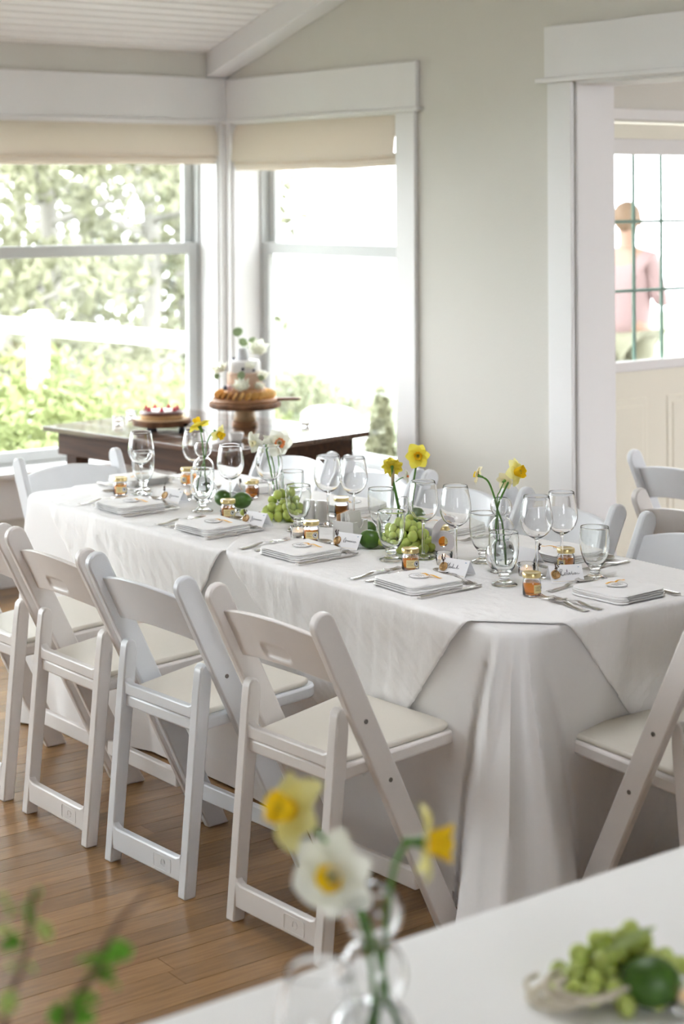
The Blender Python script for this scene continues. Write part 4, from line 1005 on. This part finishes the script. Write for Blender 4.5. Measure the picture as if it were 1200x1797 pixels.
# flowing cursive reading of the end card name
S_txt = [(-.012, -.004), (-.009, -.006), (-.004, -.003), (-.002, .003), (-.006, .007), (-.003, .011), (.002, .011), (.001, .007), (-.003, .004), (-.004, 0), (.000, -.005), (.005, -.003),
         (.008, .000), (.0095, .002), (.008, .0035), (.007, .0), (.009, -.004), (.012, -.002), (.0145, .006), (.015, .011), (.0135, .009), (.0135, 0), (.015, -.004), (.018, -.001), (.0205, .002), (.018, .002), (.018, -.003), (.0205, -.003), (.021, .002), (.022, -.003),
         (.024, 0), (.0265, .006), (.026, -.002), (.028, -.004), (.030, .001), (.0305, -.003), (.033, -.002), (.036, .001), (.034, .002), (.0335, -.003), (.036, -.003), (.038, .001), (.039, -.003), (.041, .001), (.0425, -.003), (.046, -.001)]
H_txt = [(-.014, -.004), (-.010, .004), (-.008, .010), (-.010, .003), (-.011, -.005), (-.010, .001), (-.004, .004), (-.001, .011), (-.002, .003), (-.003, -.004), (.000, -.002), (.003, .001), (.001, .002), (.001, -.003), (.004, -.003), (.006, .001), (.007, -.003), (.009, .001), (.010, .009), (.0095, -.002), (.012, -.004), (.014, .000), (.018, -.003), (.022, 0), (.024, .008), (.023, -.003), (.030, -.001)]
cards = [('place card with cursive name and wax seal at the near table end', -3.262, 3.165, fc + .18, 1, S_txt), ('place card with wax seal above the napkin nearest the draped corner', -3.49, 2.995, .25, 2, H_txt),
         ('place card with wax seal leaning at the sachet box', -3.945, 2.990, .30, 3, None), ('place card with wax seal before the round grapes', -4.385, 2.975, .22, 4, None), ('place card with wax seal near the far end honey jar', -4.895, 3.00, .2, 5, None)]
for lb, x, y, rz, sd, tx in cards: card('white tent ' + lb, (x, y, TOP), rz, sd, tx)
card('white tent place card facing away, behind the end tealight', (-3.49, 3.24, TOP), PI + .1, 8)
card('white tent place card facing away, beyond the limes', (-4.92, 3.235, TOP), PI - .1, 9)
# ---------------------------------------------------------------- sachet box, salt and pepper
p = at(592, 949, z=TOP)
bx = thing('sachet_box', 'white ceramic square box with notched side holding tea and sugar sachets', 'box', (-4.012, 3.045, TOP), .30)
mb = MB(); s_ = .036; H_ = .062; w_ = .0035
for a, b in (((-s_, -s_, 0), (s_, s_, .004)), ((-s_, -s_, .004), (s_, -s_ + w_, H_)), ((-s_, s_ - w_, .004), (s_, s_, H_)), ((-s_, -s_ + w_, .004), (-s_ + w_, s_ - w_, H_))): mb.bb(a, b)
nt = [(-s_ + w_, .004), (s_ - w_, .004), (s_ - w_, H_), (.014, H_)] + [(.014 * math.cos(a), H_ - .002 - .018 * math.sin(a)) for a in (.3, .8, 1.3, PI / 2, 1.9, 2.4, 2.85)] + [(-.014, H_), (-s_ + w_, H_)]
mb.prism(nt, s_ - w_, s_, axis=0); mb.build('box_body', CERAMIC, bx, smooth=False, bevel=.0012)
for k in range(7):
    o = MB(); o.box((-.026 + k * .0085, .0, .040), (.0028, .058, .052)); o.xf(Matrix.Translation((0, 0, 0)))
    o = o.build('sachet', KRAFT if k < 2 else mat('white_sachet', (.80, .79, .76), .6), smooth=False, bevel=.0008); o.parent = None
    q = Matrix.Rotation(rnd.uniform(-.15, .15), 4, 'Y') @ Matrix.Rotation(rnd.uniform(-.12, .12), 4, 'X')
    o.matrix_world = bx.matrix_basis @ Matrix.Translation((0, 0, .015 + .003 * (k % 3))) @ q
    tag(o, ('outermost brown kraft tea sachet in the square ceramic box', 'brown kraft tea sachet touching the white ones in the ceramic box', 'white sugar sachet pressed against the brown ones in the ceramic box', 'second white sugar sachet from the brown ones in the ceramic box',
              'middle white sugar sachet in the square ceramic box', 'last but one white sugar sachet toward the notched side of the box', 'white sugar sachet behind the notch of the ceramic box')[k], 'sachet', 'brown kraft sachets' if k < 2 else 'white sugar sachets')
for px, py, lb in ((564, 915, 'white ceramic salt pot behind the sachet box'), (543, 913, 'white ceramic pepper pot seen through the goblet by the round grapes')):
    p = at(px, py, z=TOP); lathe_thing('shaker', lb, 'shaker', [(0, 0), (.018, 0), (.019, .002), (.0175, .04), (.0165, .058), (.014, .062), (0, .0635)], CERAMIC, (p.x, p.y, TOP))
# ---------------------------------------------------------------- fruit
def lime(label, loc, rz, r=.026):
    mb = MB(); pr = []
    for k in range(19):
        a = PI * k / 18; rad = r * math.sin(a) ** .95; z = -math.cos(a) * r * 1.22
        if k in (0, 18): z *= 1.06
        pr.append((rad, z))
    mb.lathe(pr, 24, M=Matrix.Rotation(PI / 2, 3, 'Y')); mb.v = [v * (1 + .015 * noise.noise(v * 60)) for v in mb.v]
    t = thing('lime', label, 'lime', loc, rz); mb.build('lime_fruit', LIME, t)
    MB().lathe([(0, -.001), (.003, -.001), (.0035, .001), (.0015, .0022), (0, .0018)], 10, (r * 1.27, 0, .0), M=Matrix.Rotation(PI / 2, 3, 'Y')).build('stem_scar', GSTEM, t); return t
for px, py, rz, r, lb in ((392, 888, .2, .026, 'green lime half behind a wine glass stem, left of its pair'), (424, 892, 1.0, .026, 'green lime right of the wine glass stem'), (649, 962, .4, .026, 'green lime in front of another lime beside the grape goblet'), (645, 944, -.2, .025, 'green lime peeking out behind the front lime by the grape goblet'),
                          (728, 930, 1.2, .028, 'dark green lime behind the larger grapes')):
    p = at(px, py, z=TOP); lime('glossy ' + lb, (p.x, p.y, TOP + r * .98), rz, r)
def grapes(label, c, pts, r=.0105, stem=True, seed=0):
    t = thing('grape_bunch', label, 'grapes', c); rr = random.Random(seed); gm = None
    mb = MB(); tips = []
    for (x, y, z) in pts:
        if gm is None:
            g = MB(); g.ball((0, 0, 0), r, (1, 1, 1.18), 16, 10); o = g.build('grape', GRAPE, t); gm = o
        else: o = gm.copy(); sc.collection.objects.link(o)
        o.parent = t; o.location = (x, y, z); o.rotation_euler = (rr.uniform(-1, 1), rr.uniform(-1, 1), rr.uniform(0, 6)); k = rr.uniform(.88, 1.12); o.scale = (k, k, k); tips.append(Vector((x, y, z)))
    top = Vector((0, 0, max(p[2] for p in pts) * .6)); C0 = sum(tips, Vector()) / len(tips)
    for q in tips: mb.tube([C0, (C0 + q) / 2 + Vector((0, 0, .004)), q], [.0014, .001, .0008], 5)
    mb.tube([C0, C0 + Vector((.01, -.01, .03))], .0016, 6)
    mb.build('grape_stem', GSTEM, t); return t
def pile(R, H_, n, seed, r=.0105, ax_=(1, 1)):
    rr = random.Random(seed); out = []
    tries = 0
    while len(out) < n and tries < 9000:
        tries += 1
        a = rr.uniform(0, 2 * PI); d = R * math.sqrt(rr.random()); z = r + rr.random() * H_ * (1 - (d / R) ** 1.6)
        p = Vector((d * math.cos(a) * ax_[0], d * math.sin(a) * ax_[1], z))
        if all((p - q).length > r * 1.82 for q in out): out.append(p)
    return out
p = at(500, 911, z=TOP); grapes('bunch of round green grapes under the white daffodils', (p.x, p.y, TOP), pile(.066, .078, 34, 4, .0135), .0135, seed=2)
p = at(712, 963, z=TOP); grapes('larger bunch of green grapes around the goblet before the number six', (p.x, p.y, TOP), pile(.092, .075, 52, 7, .0135, (1, .8)), .0135, seed=3)
p = at(427, 905, z=TOP); o = MB().ball((0, 0, .0105), .0105, (1.15, 1, 1), 14, 8).build('loose_grape', GRAPE, loc=(p.x, p.y, TOP)); tag(o, 'single green grape lying beside the bee label honey jar', 'grape')
p = at(262, 0 + 905, z=TOP)
# blurred fruit, cord and candle on the near table
NZ = TZ + .004
p = at(1085, 1735, z=NZ); grapes('blurred bunch of green grapes on the table by the viewer', (p.x, p.y, NZ), pile(.088, .06, 46, 9, .012, (.75, 1.1)), .012, seed=4)
p = at(1142, 1765, z=NZ); lime('blurred dark lime in front of the grapes by the viewer', (p.x, p.y, NZ + .029), .8, .030)
lf = thing('lime_leaf', 'pale stiff leaf lying across the blurred grapes', 'leaf', ax(1105, 1650, (p.x, p.y, NZ))); 
MB().grid(lambda i, j: Rv * (-.032 + .064 * i) + Vector((0, 0, -.014 + .030 * i)) + Fv * (.009 * (j - .5) * math.sin(PI * min(max(i, .05), .97))) + Vector((0, 0, .010 * (j - .5) * math.sin(PI * i))), 12, 4, thick=(0, 0, .001)).build('leaf_blade', petal_mat('pale_leaf', (.50, .60, .26), .3), lf)
mb = MB(); p = at(1010, 1752, z=NZ); r_ = random.Random(3)
for k in range(9):
    a0 = r_.uniform(0, 6); pts = []
    for q in range(14):
        a = a0 + q * .42; R_ = .050 + .012 * math.sin(q * .9 + k) ; pts.append((R_ * math.cos(a) * .8 + .006 * k - .02, R_ * math.sin(a) + .002 * k, .004 + .0028 * k + .003 * math.sin(q + k)))
    mb.tube(smoothpath(pts, 3), .0032, 6)
mb.tube(smoothpath([(0.0, .01, .02), (.02, .06, .025), (.04, .10, .035), (.03, .13, .02)], 5), .0042, 6)
o = mb.build('cotton_cord', ROPE, loc=(p.x, p.y, NZ)); tag(o, 'loose coil of cream cotton cord before the blurred grapes', 'cord')
p = at(1210, 1772, z=NZ); votive('unfocused white tealight glass cropped by the frame beside the blurred lime', (p.x, p.y, NZ))
p = at(560, 1700, z=NZ + .21); o = w0.copy(); sc.collection.objects.link(o); o.location = (p.x, p.y, NZ); o['label'] = 'blurred wine glass beside the near bubble vase'; o['group'] = 'glasses on the near table'
# budding branches rising from a vase at the near table's end
def branch(label, pix, Z, leaves, seed, base):
    r = random.Random(seed); b0 = Vector(base); t = thing('budding_branch', label, 'branch', b0)
    pts = [b0] + [at(x, y, Z=Z) for x, y in pix]; rel = [p_ - b0 for p_ in pts]; sp = smoothpath(rel, 6)
    MB().tube(sp, [.0045 - .0026 * k / (len(sp) - 1) for k in range(len(sp))], 7).build('twig', TWIG, t)
    proto = None
    for (x, y, s_, young) in leaves:
        c = at(x, y, Z=Z + r.uniform(-.03, .03)) - b0; E_ = Euler((r.uniform(-1, 1), r.uniform(-1, 1), r.uniform(0, 6))).to_matrix()
        near = min(sp, key=lambda q: (q - c).length)
        mb = MB(); mb.grid(lambda i, j: c + E_ @ Vector(((i - .5) * s_, (j - .5) * s_ * .75 * math.sin(PI * min(max(i * .96 + .02, 0), 1)), .12 * s_ * math.sin(PI * i) + .25 * s_ * abs(j - .5))), 8, 6)
        mb.tube([near, (near + c) / 2 + Vector((0, 0, .003)), c], .0008, 4)
        mb.build('leaf', LEAF_L if young else LEAF, t, normals=False)
pb = at(70, 2100, z=NZ)
bv = lathe_thing('branch_vase', 'stoneware vase standing at the near end of the second table', 'vase', [(0, 0), (.045, 0), (.06, .03), (.062, .07), (.04, .11), (.028, .13), (.032, .145), (.029, .145), (.025, .13), (.037, .11), (.058, .07), (.056, .03), (.04, .006), (0, .006)], CERAMIC, (pb.x, pb.y, NZ))
b0 = (pb.x, pb.y, NZ + .02)
branch('thin upright budding branch with small leaves at the frame edge', [(30, 1900), (8, 1785), (30, 1720), (48, 1665), (55, 1620), (60, 1560)], 1.62, [(66, 1575, .020, 1), (44, 1610, .026, 0), (74, 1637, .022, 1), (22, 1663, .028, 0), (18, 1703, .020, 1), (48, 1700, .018, 1), (4, 1592, .03, 1), (14, 1760, .024, 1), (5, 1640, .02, 1)], 5, b0)
branch('bent dark budding branch with deep green leaf clusters', [(100, 1900), (125, 1775), (140, 1738), (172, 1702), (184, 1660), (215, 1612), (262, 1562)], 1.58, [(207, 1676, .030, 0), (158, 1690, .024, 0), (178, 1695, .030, 0), (176, 1716, .026, 0), (188, 1728, .026, 0), (170, 1705, .030, 0), (125, 1765, .026, 0), (152, 1768, .028, 0), (118, 1790, .030, 0), (140, 1790, .034, 0), (105, 1785, .026, 0), (150, 1752, .022, 0), (128, 1805, .034, 0)], 6, b0)

# ================================================================ DESSERTS
B0 = at(430, 748, z=DZ); B0.z = DZ
st = thing('cake_stand', 'live edge wood slice cake stand on a turned pale pedestal', 'cake stand', B0)
MB().lathe([(0, 0), (.055, 0), (.057, .004), (.055, .022), (.047, .026), (0, .026)], 32).build('foot', SLICE, st).data.set_sharp_from_angle(angle=math.radians(50))
MB().lathe([(0, .026), (.048, .026), (.045, .05), (.043, .068), (.050, .082), (0, .082)], 32).build('pedestal', PALEWOOD, st)
mb = MB().lathe([(0, .082), (.148, .082), (.156, .088), (.156, .102), (.150, .107), (0, .107)], 56); mb.v = [Vector((v.x * (1 + .02 * noise.noise(Vector((math.atan2(v.y, v.x) * 2, 1, 0)))), v.y * (1 + .02 * noise.noise(Vector((math.atan2(v.y, v.x) * 2, 1, 0)))), v.z)) for v in mb.v]
mb.build('bark_ring', BARK, st).data.set_sharp_from_angle(angle=math.radians(50))
MB().lathe([(0, .106), (.149, .106), (.149, .1085), (0, .1085)], 48).build('slice_top', SLICE, st, smooth=False)
B1 = B0 + Vector((0, 0, .109))
bd = thing('serving_board', 'round brown wooden paddle board with short handle under the cheese tower', 'board', B1, math.atan2(Xc.y, Xc.x))
MB().lathe([(0, 0), (.138, 0), (.142, .004), (.140, .013), (.136, .015), (0, .015)], 48).build('board_disc', SLICE, bd).data.set_sharp_from_angle(angle=math.radians(50))
mb = MB(); mb.bb((.130, -.017, .002), (.232, .017, .014)); mb.build('handle', mat('red_brown_wood', (.22, .09, .05), .5), bd, smooth=False, bevel=.004)
mb = MB(); mb.bb((.2325, -.0165, .0022), (.240, .0165, .0138)); mb.build('handle_end', PALEWOOD, bd, smooth=False, bevel=.002)
B2 = B1 + Vector((0, 0, .0155)); FU = Vector((0, 0, 1))
def wheel(label, z, r, h, m, rind=None):
    o = MB().lathe([(0, 0), (r - .003, 0), (r, .003), (r, h - .004), (r - .005, h), (0, h)], 44).build('cheese_round', m, loc=B2 + FU * z); o.data.set_sharp_from_angle(angle=math.radians(50)); tag(o, label, 'cheese')
CH1 = mat('golden_rind', (.55, .33, .18), .7, vary=.15, scale=18); CH2 = mat('pink_brown_rind', (.62, .44, .33), .75, vary=.12, scale=18); CH3 = mat('white_bloomy_rind', (.82, .80, .80), .8, bump=.0008, bscale=120); CH4 = mat('grey_ash_rind', (.50, .50, .52), .85, vary=.1, scale=30)
wheel('widest orange brown cheese wheel at the bottom of the tower', 0, .090, .045, CH1)
wheel('brown pink cheese wheel with layered rind above the bottom one', .045, .076, .064, CH2)
wheel('white bloomy cheese wheel near the tower top', .109, .066, .052, CH3)
o = MB().lathe([(0, 0), (.026, 0), (.0265, .003), (.0195, .048), (.017, .050), (0, .050)], 30).build('cheese_cone', CH4, loc=B2 + FU * .161 + Vector((-.006, -.006, 0))); tag(o, 'grey ash covered truncated cone cheese crowning the tower', 'cheese')
CRK = mat('golden_cracker', (.72, .42, .13), .7, vary=.2, scale=40, bump=.0006, bscale=200)
cm = None
for k in range(26):
    a = 2 * PI * k / 26; ce = B2 + Vector((.116 * math.cos(a), .116 * math.sin(a), .016))
    if cm is None: o = MB().lathe([(0, -.0018), (.019, -.0018), (.020, 0), (.019, .0018), (0, .0018)], 16).build('cracker', CRK); cm = o
    else: o = cm.copy(); sc.collection.objects.link(o)
    o.location = ce; o.rotation_euler = Euler((math.radians(58), 0, a + .5)); tag(o, 'golden round cracker leaning in the ring around the cheese tower', 'cracker', 'crackers ringed around the cheese tower')
def rose(label, c, r, seed, m=P_WHITE):
    r *= 1.45; t = thing('white_rose', label, 'flower', c); rr = random.Random(seed)
    for k in range(13):
        a = k * 2.4; lay = k / 13; R_ = r * (.18 + .62 * lay); tl = .25 + 1.0 * lay
        def pf(i, j):
            u = (j - .5) * 2; v = i; wd = r * (.35 + .35 * lay) * math.sin(PI * (v * .75 + .18)) 
            x = R_ * .5 + v * r * (.35 + .35 * lay) * math.sin(tl * v + .1) + .1 * r * v * v; z = v * r * (.95 - .45 * lay) - .12 * r * u * u
            y = u * wd; x -= .35 * u * u * R_
            return Matrix.Rotation(a, 3, 'Z') @ Vector((x, y, z + rr.uniform(-.01, .01) * r))
        MB().grid(pf, 6, 6).build('petal', m, t, normals=False)
    t.rotation_euler = (rr.uniform(-.5, .5), rr.uniform(-.5, .5), rr.uniform(0, 6)); return t
def lq(px, py, near=.0): return ax(px, py, B0 + Vector((0, 0, 0)) , -near)
rose('largest cream rose at the top right of the cheese tower', lq(451, 617, .02), .040, 1); rose('white rose resting low at the front of the cheese tower', lq(424, 682, .095), .034, 2); rose('white rose at the window side of the tower middle', lq(387, 650, .04), .028, 3)
rose('small white rose at the tower side nearest the lawn window', lq(456, 682, .06), .024, 4); rose('white flower pressed to the white cheese wheel', lq(438, 645, .07), .022, 5); rose('pink tinged small flower beside the low front rose', lq(402, 684, .09), .018, 6, petal_mat('blush_petal', (.88, .72, .70)))
rose('faint white bloom above the middle wheel by the lawn window', lq(461, 662, .05), .022, 7)
def eleaf(label, pts, c, r, seed):
    t = thing('eucalyptus_leaf', label, 'leaf', c); E_ = Matrix((Xc, Yc, -Fv)).transposed() @ Matrix.Rotation(seed, 3, 'Z') @ Matrix.Rotation(.25, 3, 'X')
    MB().grid(lambda i, j: E_ @ Vector(((i - .5) * 2 * r * .98, (j - .5) * 2 * r * math.sqrt(max(0, 1 - (2 * i - 1) ** 2)) * .85, .12 * r * math.sin(3 * i))), 14, 8, thick=tuple(-Fv * .0006)).build('leaf_blade', LEAF_EUC, t)
    MB().tube(smoothpath([q - Vector(c) for q in pts], 4), .0012, 5).build('leaf_stalk', STEM, t)
tc = lq(430, 618)
eleaf('round eucalyptus leaf at the very top of the tower', [lq(417, 590), lq(422, 600), tc], lq(417, 582), .023, .4); eleaf('round eucalyptus leaf just below the topmost one', [lq(428, 600), lq(430, 610), tc], lq(427, 600), .021, -.3); eleaf('eucalyptus leaf behind the large cream rose', [lq(442, 600), lq(436, 608), tc], lq(443, 598), .019, .6)
eleaf('grey green leaf in front of the brown pink cheese', [lq(423, 660, .09), lq(423, 666, .09), lq(424, 672, .09)], lq(423, 659, .09), .019, 1.2); eleaf('narrow green leaf by the lawn window side of the tower', [lq(457, 664, .08), lq(455, 662, .08), lq(452, 662, .07)], lq(458, 664, .08), .013, 2.4); eleaf('leaf at the window side of the brown pink cheese', [lq(380, 660, .05), lq(385, 660, .05), lq(388, 660, .04)], lq(380, 660, .05), .014, 1.6)
BERRY = mat('dark_berry', (.03, .03, .07), .4)
for px, py, r, near, lb in ((395, 681, .010, .115, 'dark blue berry among the crackers at the tower front'), (410, 629, .007, .04, 'dark berry beside the grey cone cheese'), (426, 648, .007, .078, 'dark cherry pressed to the white cheese wheel'), (445, 650, .006, .07, 'small dark berry under the flower on the white wheel')):
    c = lq(px, py, near); o = MB().ball((0, 0, 0), r, n=14, m=9).build('berry', BERRY, loc=c); tag(o, lb, 'berry')
# tart on a wood slice
T0 = at(284, 753, z=DZ); T0.z = DZ
ts = thing('wood_slice_stand', 'low live edge wood slice stand under the raspberry tart', 'stand', T0, .3)
for a in (0.6, 2.7, 4.8): MB().lathe([(0, 0), (.012, 0), (.014, .018), (0, .018)], 12, (.085 * math.cos(a), .085 * math.sin(a), 0)).build('foot', INK, ts)
mb = MB().lathe([(0, .018), (.118, .018), (.125, .023), (.125, .042), (.121, .045), (0, .045)], 48); mb.v = [Vector((v.x * (1 + .03 * noise.noise(Vector((math.atan2(v.y, v.x) * 2, 5, 0)))), v.y * (1 + .03 * noise.noise(Vector((math.atan2(v.y, v.x) * 2, 5, 0)))), v.z)) for v in mb.v]
mb.build('bark_ring', BARK, ts).data.set_sharp_from_angle(angle=math.radians(50)); MB().lathe([(0, .0445), (.116, .0445), (.116, .0465), (0, .0465)], 40).build('slice_top', PALEWOOD, ts, smooth=False)
tz = .0468; tt = thing('chocolate_tart', 'round layered tart with cocoa glaze and cream centre', 'cake', T0 + FU * tz)
MB().lathe([(0, 0), (.086, 0), (.089, .003), (.089, .024), (0, .024)], 44).build('sponge', mat('tan_sponge', (.50, .33, .17), .8, vary=.15, scale=40), tt).data.set_sharp_from_angle(angle=math.radians(50))
mb = MB().lathe([(.0895, .018), (.093, .022), (.092, .031), (.086, .034), (0, .034)], 44); mb.v = [v + Vector((0, 0, (.003 * noise.noise(Vector((v.x * 60, v.y * 60, 0)))) if v.z < .025 else 0)) for v in mb.v]; mb.build('glaze', mat('cocoa_glaze', (.14, .05, .035), .35, coat=.3), tt)
mb = MB().lathe([(0, .040), (.03, .0395), (.055, .036), (.06, .0345)], 30); mb.v = [Vector((v.x * (1 + .15 * noise.noise(Vector((v.x * 30, v.y * 30, 2)))), v.y, v.z)) for v in mb.v]; mb.build('cream', mat('whipped_cream', (.88, .86, .84), .6), tt)
RASP = mat('raspberry', (.62, .04, .07), .45); rm = None
for k in range(7):
    a = 2 * PI * k / 7 + .35
    if rm is None:
        mb = MB()
        for q in range(4):
            for w_ in range(7 if q < 3 else 1): mb.ball(((.0062 - q * .0018) * math.cos(w_ * .9 + q * .4), (.0062 - q * .0018) * math.sin(w_ * .9 + q * .4), .003 + q * .0042), .0028, n=7, m=5)
        o = mb.build('raspberry', RASP); rm = o
    else: o = rm.copy(); sc.collection.objects.link(o)
    o.location = T0 + Vector((.068 * math.cos(a), .068 * math.sin(a), tz + .034)); o.scale = (1.15,) * 3; sx_ = [math.cos(2 * PI * q / 7 + .35) * Rv.x + math.sin(2 * PI * q / 7 + .35) * Rv.y for q in range(7)]; rk = sorted(sx_).index(sx_[k])
    tag(o, 'red raspberry on the tart rim, ' + ('first', 'second', 'third', 'fourth', 'fifth', 'sixth', 'seventh')[rk] + ' counted across from the window side', 'raspberry', 'raspberries ringed on the tart')
for px, py, lb in ((207, 743, 'small clear tealight glass at the window corner of the dessert table'), (230, 733, 'small clear tealight glass behind the one at the dessert table corner'), (333, 757, 'small clear tealight glass between the tart and the cheese tower'), (536, 748, 'small clear tealight glass on the dessert table beside the lawn window')):
    p = at(px, py, z=DZ); votive(lb, (p.x, p.y, DZ), lit=False)
p = at(414, 775, z=DZ); lathe_thing('dip_bowl', 'small white dip bowl on the dessert table before the cake stand', 'bowl', [(0, 0), (.022, 0), (.028, .012), (.031, .036), (.029, .036), (.026, .013), (.02, .004), (0, .004)], CERAMIC, (p.x, p.y, DZ))
